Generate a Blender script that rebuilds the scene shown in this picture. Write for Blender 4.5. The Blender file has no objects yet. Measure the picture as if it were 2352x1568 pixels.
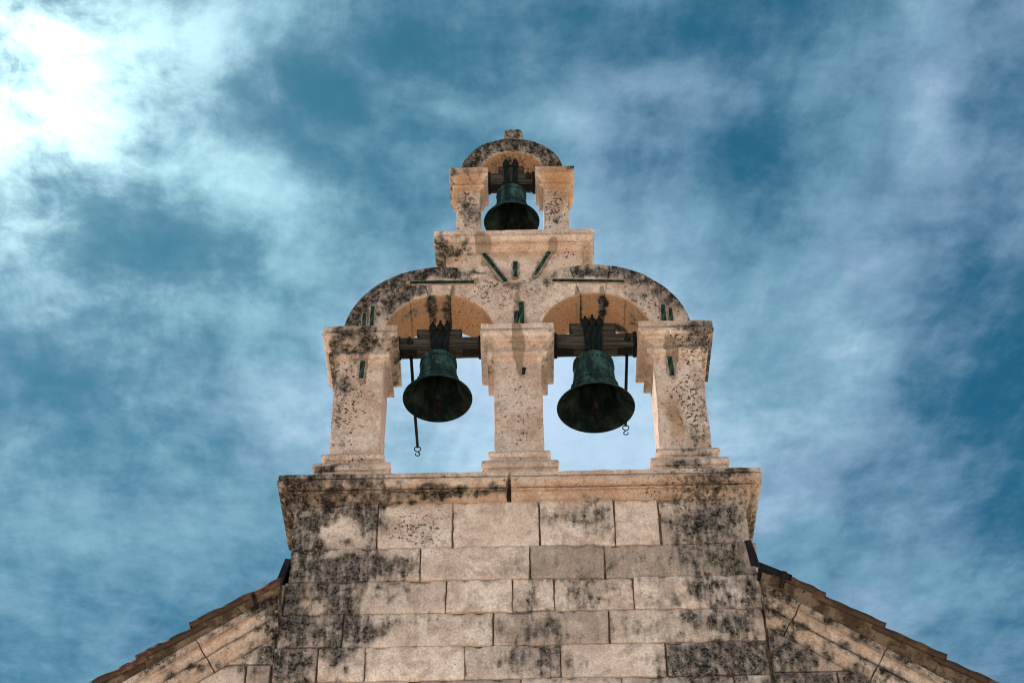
import bpy, bmesh, math, random
import numpy as np
from mathutils import Vector, Matrix, noise as mnoise

random.seed(7)
sc = bpy.context.scene
col = sc.collection
rad = math.radians

# ------------------------------------------------------------------ camera
cam_data = bpy.data.cameras.new("camera")
cam = bpy.data.objects.new("camera", cam_data)
col.objects.link(cam)
cam_data.sensor_width = 36.0
cam_data.lens = 36.0 * 3950.0 / 2352.0
cam_data.clip_start = 0.1
cam_data.clip_end = 5000.0
cam.matrix_world = (Matrix.Translation((0.0, -8.0, 1.6)) @ Matrix.Rotation(rad(133.0), 4, 'X')
                    @ Matrix.Rotation(rad(-0.95), 4, 'Z'))
sc.camera = cam

# ------------------------------------------------------------------ light
SUN_EL, SUN_AZ = 49.5, -24.5            # azimuth from +Y, negative to the left
sun_dir = Vector((math.sin(rad(SUN_AZ)) * math.cos(rad(SUN_EL)),
                  math.cos(rad(SUN_AZ)) * math.cos(rad(SUN_EL)), math.sin(rad(SUN_EL))))
sun_data = bpy.data.lights.new("sun", 'SUN')
sun_data.energy = 4.1
sun_data.angle = rad(0.6)
sun_data.color = (1.0, 0.95, 0.88)
sun = bpy.data.objects.new("sun", sun_data)
sun.rotation_euler = sun_dir.to_track_quat('Z', 'Y').to_euler()
sun.location = (-6, 14, 20)
col.objects.link(sun)

sc.view_settings.view_transform = 'Standard'
sc.view_settings.look = 'None'
sc.view_settings.exposure = 1.60
sc.view_settings.gamma = 1.0
sc.view_settings.use_curve_mapping = False
sc.cycles.use_denoising = True
sc.cycles.use_adaptive_sampling = True
sc.cycles.adaptive_threshold = 0.02
sc.cycles.filter_width = 1.1
sc.cycles.max_bounces = 5
sc.cycles.diffuse_bounces = 3


class NT:
    """small helper to write node trees"""
    def __init__(self, tree):
        self.t = tree
        tree.nodes.clear()

    def n(self, kind, **kw):
        nd = self.t.nodes.new(kind)
        for k, v in kw.items():
            setattr(nd, k, v)
        return nd

    def put(self, sock, v):
        if isinstance(v, bpy.types.NodeSocket):
            self.t.links.new(v, sock)
        elif v is not None:
            if hasattr(sock, 'default_value'):
                if isinstance(v, (tuple, list)) and len(v) == 3 and sock.type == 'RGBA':
                    v = (*v, 1.0)
                sock.default_value = v

    def math(self, op, a, b=None, c=None, clamp=False):
        nd = self.n('ShaderNodeMath', operation=op, use_clamp=clamp)
        self.put(nd.inputs[0], a)
        self.put(nd.inputs[1], b)
        self.put(nd.inputs[2], c)
        return nd.outputs[0]

    def vmath(self, op, a, b=None):
        nd = self.n('ShaderNodeVectorMath', operation=op)
        self.put(nd.inputs[0], a)
        if op == 'SCALE':
            self.put(nd.inputs['Scale'], b)
        else:
            self.put(nd.inputs[1], b)
        return nd.outputs['Value'] if op in ('DOT_PRODUCT', 'LENGTH', 'DISTANCE') else nd.outputs[0]

    def noise(self, vec, scale, detail=4.0, rough=0.55, dist=0.0, out='Fac', lac=2.0):
        nd = self.n('ShaderNodeTexNoise')
        self.put(nd.inputs['Vector'], vec)
        self.put(nd.inputs['Scale'], scale)
        self.put(nd.inputs['Detail'], detail)
        self.put(nd.inputs['Roughness'], rough)
        self.put(nd.inputs['Distortion'], dist)
        self.put(nd.inputs['Lacunarity'], lac)
        return nd.outputs[out]

    def remap(self, v, a, b, c=0.0, d=1.0, smooth=True):
        nd = self.n('ShaderNodeMapRange', interpolation_type='SMOOTHSTEP' if smooth else 'LINEAR')
        nd.clamp = True
        for i, x in enumerate((v, a, b, c, d)):
            self.put(nd.inputs[i], x)
        return nd.outputs[0]

    def mix(self, f, a, b, mode='MIX'):
        nd = self.n('ShaderNodeMix', data_type='RGBA', blend_type=mode)
        self.put(nd.inputs[0], f)
        self.put(nd.inputs[6], a)
        self.put(nd.inputs[7], b)
        return nd.outputs[2]

    def mapping(self, vec, loc=(0, 0, 0), rot=(0, 0, 0), scale=(1, 1, 1)):
        nd = self.n('ShaderNodeMapping')
        self.put(nd.inputs['Vector'], vec)
        nd.inputs['Location'].default_value = loc
        nd.inputs['Rotation'].default_value = rot
        nd.inputs['Scale'].default_value = scale
        return nd.outputs[0]


# ------------------------------------------------------------------ sky
# banks and gaps of the cloud sheet: centre x, y, radius x, y, turn, amount
CLOUD_BANKS = [
    (-0.36, 0.79, 0.13, 0.09, 10, 0.22), (-0.20, 0.745, 0.10, 0.05, -15, 0.26), (-0.26, 0.86, 0.10, 0.05, 20, 0.16),
    (-0.40, 0.97, 0.06, 0.10, 0, 0.20), (-0.13, 0.80, 0.035, 0.03, 0, -0.20), (-0.20, 0.905, 0.06, 0.05, 10, 0.16),
    (-0.06, 0.785, 0.085, 0.07, 20, -0.20), (0.08, 0.735, 0.22, 0.045, 0, -0.22),
    (0.17, 0.85, 0.12, 0.07, 15, -0.12), (0.45, 1.16, 0.10, 0.24, -10, -0.22), (-0.27, 0.99, 0.12, 0.07, 10, -0.10),
    (0.02, 0.82, 0.09, 0.03, 14, 0.20), (0.12, 0.79, 0.08, 0.025, 10, 0.12), (0.315, 0.80, 0.03, 0.15, -8, 0.24), (0.29, 1.02, 0.05, 0.20, -6, 0.16),
    (0.03, 1.19, 0.26, 0.25, 0, 0.64), (-0.38, 1.15, 0.15, 0.12, 0, -0.06), (0.42, 1.45, 0.12, 0.10, 0, 0.14),
]
world = bpy.data.worlds.new("World")
sc.world = world
world.use_nodes = True
world.cycles.sampling_method = 'MANUAL'
world.cycles.sample_map_resolution = 256
w = NT(world.node_tree)
tc = w.n('ShaderNodeTexCoord').outputs['Generated']
nish = w.n('ShaderNodeTexSky', sky_type='NISHITA', sun_disc=False)
nish.sun_elevation = rad(SUN_EL)
nish.sun_rotation = rad(SUN_AZ)
nish.air_density = 1.0
nish.dust_density = 0.4
nish.ozone_density = 3.0
sep = w.n('ShaderNodeSeparateXYZ')
w.put(sep.inputs[0], tc)
zc = w.math('MAXIMUM', sep.outputs[2], 0.06)
# the cloud layer: a level sheet overhead, looked at from below
cl = w.n('ShaderNodeCombineXYZ')
w.put(cl.inputs[0], w.math('DIVIDE', sep.outputs[0], zc))
w.put(cl.inputs[1], w.math('DIVIDE', sep.outputs[1], zc))
P = cl.outputs[0]
warp = w.noise(P, 5.0, 3.0, 0.5, out='Color')
Pw = w.vmath('ADD', P, w.vmath('SCALE', w.vmath('SUBTRACT', warp, (0.5, 0.5, 0.5)), 0.11))
big = w.noise(w.mapping(Pw, loc=(0.35, 0.1, 0)), 2.6, 4.0, 0.55)
mid = w.noise(Pw, 8.5, 8.0, 0.60)
streak = w.noise(w.mapping(w.mapping(Pw, rot=(0, 0, rad(-98))), scale=(2.6, 15.0, 1)), 1.0, 6.0, 0.62)


def bank(cx, cy, rx, ry, rot=0.0):
    """a soft bank in the cloud sheet"""
    m = w.mapping(w.vmath('SUBTRACT', Pw, (cx, cy, 0.0)), rot=(0, 0, rad(-rot)))
    m = w.vmath('MULTIPLY', m, (1.0 / rx, 1.0 / ry, 0.0))
    return w.remap(w.vmath('LENGTH', m), 0.15, 1.35, 1.0, 0.0)


small = w.noise(w.mapping(P, loc=(1.3, 0.4, 0.0)), 38.0, 5.0, 0.62)
dens = w.math('ADD', w.math('MULTIPLY', big, 0.62), w.math('MULTIPLY', mid, 0.86))
dens = w.math('ADD', dens, w.math('MULTIPLY', streak, 0.46))
dens = w.math('ADD', dens, w.math('MULTIPLY', small, 0.42))
dens = w.math('SUBTRACT', dens, 0.45)
for (cx, cy, rx, ry, rot, amp) in CLOUD_BANKS:
    dens = w.math('ADD', dens, w.math('MULTIPLY', bank(cx, cy, rx, ry, rot), amp))
cover = w.remap(dens, 0.36, 1.12)
# sunlight scattered forward through the thin cloud around the sun
cosg = w.math('MAXIMUM', w.vmath('DOT_PRODUCT', tc, tuple(sun_dir)), 0.0)
aur1 = w.math('POWER', cosg, 30.0)
aur2 = w.math('POWER', cosg, 105.0)
aur3 = w.math('POWER', cosg, 640.0)
clear = w.mix(1.0, nish.outputs[0], (0.040, 0.105, 0.118, 1), 'MULTIPLY')
clear = w.vmath('ADD', clear, (0.0, 0.20, 0.33))
veil = w.mix(w.remap(w.noise(Pw, 3.4, 4.0, 0.6), 0.42, 0.60), (0.78, 1.50, 2.04, 1), (0.96, 1.52, 2.18, 1))
thin = w.mix(cover, clear, veil)
thin = w.vmath('ADD', thin, w.vmath('SCALE', (1.10, 1.12, 1.25), w.remap(dens, 0.92, 1.50)))
lit = w.vmath('SCALE', (0.32, 0.74, 0.66), w.math('MULTIPLY', aur1, w.remap(dens, 0.55, 1.1, 0.10, 1.1)))
glow = w.math('ADD', w.math('MULTIPLY', aur2, 1.15), w.math('MULTIPLY', aur3, 2.4))
glow = w.math('MULTIPLY', glow, w.remap(w.math('ADD', dens, w.math('MULTIPLY', w.math('SUBTRACT', mid, 0.5), 0.9)), 0.66, 1.16, 0.05, 1.5))
skycol = w.vmath('ADD', thin, lit)
skycol = w.vmath('ADD', skycol, w.vmath('SCALE', (0.80, 1.0, 0.88), glow))
bg = w.n('ShaderNodeBackground')
w.put(bg.inputs['Color'], skycol)
bg.inputs['Strength'].default_value = 0.087
wo = w.n('ShaderNodeOutputWorld')
w.t.links.new(bg.outputs[0], wo.inputs['Surface'])

# ------------------------------------------------------------------ stains on the stone (x, z, radius x, radius z, amount), in metres
STAIN_L = [(-1.184,7.682,0.157,0.134,1),(-0.87,7.628,0.076,0.165,0.85),(-1.023,7.528,0.12,0.068,-0.75),(-1.209,7.495,0.1,0.049,0.5),(-1.144,7.341,0.153,0.109,1.1),(-1.109,7.377,0.042,0.049,-1.2),(-0.921,7.337,0.119,0.109,0.95),(-1.047,7.376,0.04,0.043,-0.2),(-0.628,7.295,0.099,0.078,0.55),(-0.753,7.333,0.099,0.091,0.45),(-1.231,7.118,0.127,0.106,1.05),(-1.049,7.126,0.098,0.1,0.6),(-0.894,7.099,0.078,0.106,1),(-0.684,7.139,0.093,0.077,0.6),(-1.081,7.059,0.097,0.035,-0.35),(-1.155,6.903,0.168,0.097,1.05),(-1.084,6.916,0.082,0.04,-0.3),(-0.891,6.898,0.082,0.091,1.05),(-0.761,6.924,0.12,0.063,0.9),(-0.545,6.962,0.144,0.04,0.6),(-0.245,6.965,0.096,0.034,0.5),(-0.566,6.849,0.239,0.045,-0.4),(-1.229,6.709,0.123,0.122,1.1),(-0.986,6.746,0.076,0.078,0.8),(-1.019,6.637,0.061,0.044,-0.5),(-0.915,6.676,0.057,0.066,0.5),(0.026,7.348,0.059,0.097,0.6),(-0.036,7.289,0.049,0.045,0.4),(-0.357,7.356,0.099,0.091,0.25),(0.323,7.682,0.147,0.076,0.62),(0.473,7.647,0.076,0.127,0.45),(0.341,7.51,0.15,0.05,-0.3),(1.089,7.619,0.231,0.165,0.72),(1.182,7.664,0.126,0.095,0.4),(0.945,7.544,0.1,0.081,0.25),(0.286,7.343,0.173,0.097,0.3),(0.656,7.335,0.222,0.091,0.28),(1.063,7.327,0.148,0.103,0.75),(1.224,7.324,0.054,0.109,0.55),(0.072,7.153,0.059,0.071,0.5),(0.034,7.052,0.034,0.052,0.5),(0.34,7.133,0.083,0.088,0.55),(0.499,7.159,0.098,0.065,0.4),(0.168,7.093,0.063,0.064,-0.5),(0.847,7.079,0.073,0.07,0.5),(1.009,7.12,0.087,0.071,0.85),(1.15,7.073,0.082,0.064,0.65),(1.3,7.114,0.049,0.1,0.9),(1.111,7.177,0.146,0.035,0.55),(0.019,6.909,0.096,0.086,0.7),(0.176,6.934,0.096,0.086,0.75),(0.294,6.861,0.143,0.057,0.35),(0.725,6.881,0.062,0.062,0.6),(0.584,6.926,0.096,0.074,0.3),(0.966,6.904,0.096,0.074,0.7),(1.183,6.914,0.11,0.08,1.05),(1.031,6.827,0.143,0.039,-0.35),(1.288,6.884,0.038,0.085,0.9),(0.004,6.699,0.118,0.094,0.8),(0.193,6.682,0.071,0.111,0.8),(-0.185,6.662,0.094,0.083,0.25),(0.333,6.657,0.071,0.072,0.7),(0.549,6.73,0.118,0.083,-0.2),(0.754,6.616,0.056,0.071,0.55),(0.925,6.695,0.123,0.105,1.05),(1.183,6.676,0.165,0.105,0.95),(1.054,6.551,0.326,0.032,1),(0.54,6.553,0.14,0.022,0.5),(-1.192,6.594,0.141,0.027,0.9),(-1.323,6.907,0.038,0.172,0.6),(-1.395,6.768,0.095,0.056,0.45),(-1.48,6.659,0.071,0.083,0.4),(1.447,6.713,0.118,0.111,0.75),(1.585,6.682,0.071,0.055,0.5),(1.544,6.547,0.279,0.038,0.85),(1.775,6.529,0.186,0.027,0.6),(-0.899,9.539,0.172,0.162,0.5),(-1.006,9.382,0.085,0.095,0.5),(-1.245,7.651,0.101,0.191,0.6),(-1.111,7.728,0.153,0.058,0.6),(-0.894,7.707,0.086,0.128,0.4),(-0.818,7.706,0.051,0.096,0.3),(-1.198,7.342,0.099,0.122,0.4),(-0.947,7.277,0.148,0.06,0.4),(-0.785,9.536,0.086,0.121,0.6),(-0.617,9.694,0.087,0.057,0.6),(-1.193,6.932,0.12,0.115,0.3),(1.064,6.665,0.212,0.11,0.3),(1.204,6.885,0.096,0.097,0.3),(-1.19,7.907,0.217,0.039,1.05),(-1.071,7.839,0.305,0.023,0.75),(-1.175,7.818,0.153,0.052,0.8),(-0.87,7.822,0.28,0.039,0.75),(-0.564,7.814,0.305,0.026,0.65),(-0.233,7.823,0.152,0.019,0.5),(-0.718,7.923,0.562,0.026,0.6),(-0.361,7.785,0.305,0.026,0.6),(1.3,7.913,0.163,0.039,0.95),(1.168,7.858,0.203,0.026,0.55),(1.37,7.838,0.066,0.058,0.6),(1.064,7.803,0.152,0.032,0.4),(0.815,7.916,0.153,0.02,0.4),(-0.081,7.795,0.076,0.032,0.4),(-1.365,7.923,0.052,0.132,0.9),(-1.373,7.913,0.053,0.2,0.9),(-1.102,8.033,0.109,0.03,1),(-1.086,8.145,0.063,0.03,0.6),(-0.984,8.011,0.103,0.02,0.5),(1.084,8.016,0.181,0.03,0.9),(0.991,8.124,0.104,0.024,0.5),(1.148,8.121,0.078,0.027,0.6),(1.154,8.307,0.09,0.139,0.55),(1.025,8.52,0.027,0.093,0.6),(0.969,8.311,0.042,0.139,0.5),(1.189,8.552,0.054,0.143,0.4),(1.123,8.733,0.071,0.11,0.35),(-1.073,8.782,0.049,0.096,0.75),(-1.083,8.495,0.038,0.215,0.45),(-0.918,8.687,0.022,0.022,0.9),(-1.071,8.269,0.026,0.034,0.5),(0.147,8.329,0.021,0.028,0.4),(-1.004,9.175,0.184,0.035,1.1),(-0.903,9.096,0.111,0.038,0.6),(-1.122,9.025,0.039,0.091,0.85),(-0.985,9.041,0.144,0.061,0.9),(-1.114,8.966,0.044,0.151,0.7),(-0.761,9.011,0.039,0.114,0.6),(1.098,9.165,0.172,0.031,0.7),(1.175,9.068,0.122,0.076,0.7),(1.019,9.014,0.11,0.045,0.5),(1.251,9.064,0.039,0.153,0.5),(0.841,8.901,0.039,0.112,0.6),(-0.174,8.998,0.028,0.114,0.6),(0.248,9.072,0.028,0.115,0.6),(0.069,9.208,0.112,0.019,0.4),(-0.926,9.499,0.166,0.178,1.15),(-0.816,9.618,0.15,0.106,1.1),(-1.019,9.363,0.085,0.119,1),(-0.703,9.656,0.098,0.065,1),(-0.531,9.746,0.232,0.037,1),(-0.328,9.737,0.104,0.033,0.8),(-0.712,9.494,0.057,0.064,0.6),(0.453,9.731,0.145,0.041,0.75),(0.656,9.726,0.173,0.062,0.95),(0.851,9.599,0.115,0.073,0.75),(0.984,9.455,0.114,0.088,0.45),(0.799,9.459,0.068,0.064,0.5),(0.249,9.654,0.069,0.057,0.6),(0.189,9.574,0.086,0.081,0.3),(0.018,9.639,0.144,0.041,0.35),(-0.212,9.644,0.173,0.123,0.22),(0.016,9.478,0.171,0.161,0.25),(1.047,9.534,0.086,0.097,0.4),(-0.216,11.042,0.144,0.164,1),(0.02,11.108,0.189,0.058,0.95),(0.239,11.03,0.138,0.164,1.05),(0.02,11.06,0.125,0.067,0.55),(-0.294,10.949,0.075,0.076,0.9),(0.33,10.924,0.075,0.076,0.9),(0.032,11.307,0.096,0.079,0.75),(-0.469,10.02,0.076,0.034,0.8),(-0.403,9.976,0.1,0.051,0.85),(-0.314,10.006,0.088,0.034,0.5),(-0.479,9.944,0.029,0.127,0.7),(0.377,10.051,0.117,0.026,0.5),(0.511,10.048,0.035,0.086,0.3),(-0.3,10.488,0.067,0.127,0.65),(-0.26,10.354,0.054,0.107,0.45),(0.316,10.473,0.061,0.135,0.4),(0.302,10.305,0.054,0.035,0.7),(-0.337,10.758,0.074,0.065,0.4),(0.402,10.772,0.031,0.028,0.9),(-0.401,10.746,0.025,0.187,0.6),(-1.409,7.011,0.096,0.035,0.5),(-1.497,6.905,0.144,0.023,0.6),(-1.37,7.066,0.097,0.041,0.6),(-1.657,6.681,0.141,0.022,0.7),(-1.838,6.63,0.187,0.055,0.5),(1.413,6.984,0.072,0.04,0.45),(1.58,6.88,0.143,0.034,0.4),(1.744,6.696,0.141,0.044,0.4),(1.919,6.61,0.14,0.044,0.4),(1.46,6.846,0.095,0.028,0.3)]
STAIN_C = [(-0.946,8.889,0.023,0.095,0.8),(-0.953,8.794,0.019,0.025,0.8),(-0.939,8.972,0.023,0.064,0.9),(0.04,9.113,0.029,0.098,1.1),(0.044,9.027,0.035,0.071,1.2),(0.05,8.941,0.019,0.07,1.1),(0.057,8.848,0.017,0.044,0.9),(0.044,9.437,0.028,0.15,0.55),(-0.955,9.381,0.036,0.101,0.8),(1.005,9.356,0.04,0.101,0.7),(1.005,9.015,0.042,0.077,0.9),(1.015,8.92,0.027,0.115,0.8),(1.012,8.779,0.017,0.025,0.9),(-0.207,10.003,0.033,0.058,1.2),(-0.16,9.99,0.033,0.043,0.9),(0.278,9.97,0.029,0.043,1),(0.028,9.795,0.02,0.071,0.7),(-0.184,9.854,0.025,0.036,0.8),(-0.097,9.718,0.028,0.042,0.8),(0.018,9.631,0.052,0.031,1.1),(0.195,9.824,0.024,0.064,0.6),(-0.236,9.665,0.02,0.024,0.9),(0.263,9.653,0.02,0.021,0.7),(-0.543,9.591,0.018,0.055,0.8),(-0.385,9.587,0.018,0.055,0.8),(0.432,9.556,0.014,0.048,0.8),(0.613,9.552,0.018,0.048,0.8),(-0.614,9.58,0.052,0.048,0.35),(1.273,7.323,0.024,0.093,0.9),(0.582,7.337,0.009,0.09,0.3)]
STAIN_O = [(0.993,8.52,0.054,0.215,0.6),(1.024,8.344,0.048,0.14,0.45),(-1.228,7.835,0.23,0.045,0.525),(-0.717,7.8,0.509,0.045,0.6375),(0.555,7.806,0.889,0.058,0.5625),(1.195,7.849,0.229,0.052,0.45),(-1.171,7.128,0.029,0.1,0.9),(0.051,9.944,0.41,0.076,0.4875),(-0.417,9.923,0.088,0.11,0.675),(0.517,9.869,0.041,0.126,0.525),(-0.292,10.734,0.111,0.14,0.375),(0.323,10.718,0.111,0.139,0.45),(-0.984,8.984,0.166,0.053,0.3),(0.038,9.017,0.194,0.099,0.15),(1.032,8.995,0.193,0.098,0.2625),(-0.77,9.034,0.056,0.191,0.45),(0.842,8.998,0.067,0.229,0.375),(-1.504,6.969,0.289,0.174,0.1875),(-1.808,6.695,0.283,0.139,0.1875),(0.042,7.562,0.1,0.094,0.2625),(0.353,7.868,1.017,0.019,0.1875),(-0.946,9.116,0.061,0.115,0.45),(1.645,6.837,0.473,0.17,0.2625),(-0.337,10.689,0.092,0.233,0.375),(0.368,10.671,0.092,0.279,0.45),(-0.291,10.488,0.079,0.227,0.225),(0.316,10.473,0.079,0.227,0.2625),(0.032,11.307,0.076,0.069,0.525),(-1.13,9.004,0.05,0.229,0.45),(0.037,9.016,0.25,0.061,0.225)]
STAIN_P = [(-0.662,7.608,0.176,0.158,0.6),(-0.461,7.588,0.176,0.139,0.5),(1.102,7.619,0.252,0.159,1),(0.016,9.518,0.257,0.162,0.4),(-0.212,9.603,0.115,0.164,0.3),(0.924,9.417,0.17,0.16,0.7),(-1.051,8.636,0.108,0.33,0.9),(1.108,8.553,0.134,0.364,0.8),(-0.01,9.68,0.231,0.082,0.25),(-0.898,9.499,0.2,0.243,0.5),(-0.291,10.443,0.085,0.18,1),(0.315,10.429,0.085,0.18,0.9),(0.03,8.506,0.134,0.324,0.45),(1.117,7.843,0.28,0.078,0.8),(0.302,7.86,0.382,0.052,0.3),(0.02,11.084,0.345,0.145,0.9),(-1.101,7.857,0.23,0.065,0.6),(-0.387,9.944,0.117,0.102,0.7),(0.373,9.926,0.175,0.102,0.5),(1.146,9.049,0.166,0.114,0.9),(0.04,9.132,0.167,0.115,0.3),(-0.939,8.099,0.182,0.067,0.6)]


def stain_sum(table, x, z, square=False):
    s = np.zeros_like(x)
    for (cx, cz, rx, rz, a) in table:
        d = (((x - cx) / rx) ** 2 + ((z - cz) / rz) ** 2) if not square else np.sqrt(((x - cx) / rx) ** 4 + ((z - cz) / rz) ** 4)
        s += a * np.exp(-np.minimum(d, 40.0) ** (1.6 if square else 0.95) * 0.8)
    return s


# ------------------------------------------------------------------ materials
def new_mat(name):
    m = bpy.data.materials.new(name)
    m.use_nodes = True
    return m, NT(m.node_tree)


def finish(t, colr, rough, height=None, bump_d=0.004, bump_s=0.6, metallic=0.0, spec=0.3):
    b = t.n('ShaderNodeBsdfPrincipled')
    t.put(b.inputs['Base Color'], colr)
    t.put(b.inputs['Roughness'], rough)
    t.put(b.inputs['Metallic'], metallic)
    t.put(b.inputs['Specular IOR Level'], spec)
    if height is not None:
        bp = t.n('ShaderNodeBump')
        bp.inputs['Distance'].default_value = bump_d
        bp.inputs['Strength'].default_value = bump_s
        t.put(bp.inputs['Height'], height)
        t.t.links.new(bp.outputs[0], b.inputs['Normal'])
    o = t.n('ShaderNodeOutputMaterial')
    t.t.links.new(b.outputs[0], o.inputs['Surface'])
    return b


def stone_material(name, c_a, c_b, c_c, tone=0.22):
    m, t = new_mat(name)
    pos = t.n('ShaderNodeNewGeometry').outputs['Position']
    oc = t.n('ShaderNodeSeparateColor')
    t.put(oc.inputs[0], t.n('ShaderNodeObjectInfo').outputs['Color'])
    oi = oc.outputs[0]
    at = t.n('ShaderNodeAttribute', attribute_name='wear_bounce')
    sp = t.n('ShaderNodeSeparateColor')
    t.put(sp.inputs[0], at.outputs['Color'])
    lich, cem, och, pit = sp.outputs[0], sp.outputs[1], sp.outputs[2], at.outputs['Alpha']
    n1 = t.noise(pos, 3.2, 5.0, 0.6)
    n2 = t.noise(pos, 15.0, 6.0, 0.68, dist=0.3)
    n3 = t.noise(pos, 75.0, 5.0, 0.7)
    n4 = t.noise(t.mapping(pos, loc=(3.1, 1.7, 5.2)), 7.0, 6.0, 0.62, dist=0.5)
    fine = t.noise(pos, 240.0, 2.0, 0.6)
    c = t.mix(t.remap(n1, 0.36, 0.64), c_a, c_b)
    c = t.mix(t.remap(n4, 0.44, 0.64, 0.0, 0.9), c, c_c)
    # cloudy pale blooms and faint grey films
    c = t.mix(t.remap(n2, 0.55, 0.74, 0.0, 0.45), c, tuple(min(1.0, v * 1.25) for v in c_b))
    c = t.mix(t.remap(n2, 0.50, 0.30, 0.0, 0.60), c, (0.26, 0.225, 0.195))
    val = t.math('ADD', 1.0 - tone / 2, t.math('MULTIPLY', oi, tone))
    if tone > 0.2:
        c = t.mix(t.remap(oi, 0.45, 0.05, 0.0, 0.55), c, (0.42, 0.33, 0.275))
    val = t.math('MULTIPLY', val, t.remap(n3, 0.25, 0.75, 0.62, 1.28, smooth=False))
    val = t.math('MULTIPLY', val, t.remap(fine, 0.25, 0.75, 0.80, 1.16, smooth=False))
    c = t.vmath('SCALE', c, val)
    # ochre weathering, plus warm ground bounce painted on the soffits
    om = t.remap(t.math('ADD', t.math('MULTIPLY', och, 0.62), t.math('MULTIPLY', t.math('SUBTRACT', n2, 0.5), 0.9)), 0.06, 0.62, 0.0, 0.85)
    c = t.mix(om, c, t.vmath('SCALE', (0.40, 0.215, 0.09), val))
    # cement repairs
    cm = t.remap(t.math('ADD', cem, t.math('ADD', t.math('MULTIPLY', t.math('SUBTRACT', n3, 0.5), 0.8), t.math('MULTIPLY', t.math('SUBTRACT', n2, 0.5), 0.9))), 0.40, 0.50)
    c = t.mix(t.math('MULTIPLY', cm, 0.9), c, t.vmath('SCALE', (0.30, 0.225, 0.16), val))
    # pits and small eroded holes
    v = t.n('ShaderNodeTexVoronoi', feature='F1')
    t.put(v.inputs['Vector'], t.mapping(pos, scale=(1.0, 1.0, 1.5)))
    v.inputs['Scale'].default_value = 34.0
    sv = t.n('ShaderNodeSeparateColor')
    t.put(sv.inputs[0], v.outputs['Color'])
    size = t.math('MULTIPLY', sv.outputs[0], t.math('ADD', 0.10, t.math('MULTIPLY', pit, 0.40)))
    gate = t.remap(sv.outputs[1], t.math('SUBTRACT', 0.93, t.math('MULTIPLY', pit, 0.5)), 0.96)
    pm = t.math('MULTIPLY', t.remap(v.outputs['Distance'], t.math('MULTIPLY', size, 0.55), size, 1.0, 0.0), gate)
    nsm = t.noise(t.mapping(pos, loc=(9.0, 2.0, 4.0)), 46.0, 5.0, 0.72)
    pm2 = t.remap(t.math('ADD', nsm, t.math('MULTIPLY', pit, 0.15)), 0.655, 0.685)
    pm = t.math('MAXIMUM', pm, pm2)
    c = t.mix(t.math('MULTIPLY', pm, 0.94), c, (0.022, 0.018, 0.013))
    # black and grey lichen
    a = t.math('ADD', lich, t.math('MULTIPLY', t.math('SUBTRACT', n2, 0.5), 2.0))
    n5 = t.noise(t.mapping(pos, loc=(2.0, 6.0, 1.0), scale=(1, 1, 0.28)), 26.0, 4.0, 0.62)
    a = t.math('ADD', a, t.math('MULTIPLY', t.math('SUBTRACT', n5, 0.5), 1.5))
    film = t.remap(a, 0.12, 0.92, 0.0, 0.88)
    fc = t.mix(t.remap(a, 0.35, 1.10), (0.24, 0.215, 0.185), (0.056, 0.056, 0.050))
    fleck = t.remap(nsm, 0.40, 0.33, 1.0, 0.25)
    c = t.mix(t.math('MULTIPLY', film, fleck), c, t.vmath('SCALE', fc, t.remap(n3, 0.3, 0.7, 0.7, 1.3, smooth=False)))
    k = t.math('ADD', t.math('MULTIPLY', a, 0.5), t.math('ADD', t.math('MULTIPLY', t.math('SUBTRACT', n3, 0.5), 1.4), t.math('MULTIPLY', t.math('SUBTRACT', nsm, 0.5), 1.1)))
    black = t.remap(k, 0.48, 0.63)
    c = t.mix(t.math('MULTIPLY', black, 0.92), c, (0.016, 0.016, 0.014))
    h = t.math('ADD', t.math('MULTIPLY', n3, 0.5), t.math('MULTIPLY', n2, 0.6))
    h = t.math('ADD', h, t.math('MULTIPLY', fine, 0.18))
    finish(t, c, 1.0, h, 0.016, 0.75, spec=0.0)
    return m


M_STONE = stone_material('limestone', (0.65, 0.52, 0.45), (0.76, 0.66, 0.58), (0.48, 0.375, 0.32), 0.36)
M_DRESSED = stone_material('dressed_limestone', (0.67, 0.52, 0.435), (0.75, 0.63, 0.545), (0.55, 0.40, 0.315), 0.10)


def mortar_material(name='mortar', ca=(0.085, 0.062, 0.042), cb=(0.20, 0.155, 0.11)):
    m, t = new_mat(name)
    pos = t.n('ShaderNodeNewGeometry').outputs['Position']
    n = t.noise(pos, 30.0, 5.0, 0.65)
    c = t.mix(t.remap(n, 0.35, 0.65), ca, cb)
    finish(t, c, 0.95, n, 0.01, 0.6, spec=0.0)
    return m


def wood_material():
    m, t = new_mat('weathered_wood')
    pos = t.n('ShaderNodeTexCoord').outputs['Object']
    g = t.noise(t.mapping(pos, scale=(2.5, 46.0, 46.0)), 1.6, 7.0, 0.65, dist=0.4)
    g2 = t.noise(pos, 9.0, 4.0, 0.6)
    c = t.mix(t.remap(g, 0.34, 0.66), (0.026, 0.024, 0.020), (0.105, 0.100, 0.083))
    c = t.mix(t.remap(g2, 0.45, 0.7, 0.0, 0.6), c, (0.060, 0.044, 0.031))
    crack = t.remap(t.noise(t.mapping(pos, scale=(1.6, 60.0, 60.0)), 2.4, 3.0, 0.5), 0.66, 0.70)
    c = t.mix(crack, c, (0.012, 0.010, 0.008))
    finish(t, c, 0.85, t.math('SUBTRACT', g, crack), 0.006, 0.7, spec=0.03)
    return m


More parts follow.
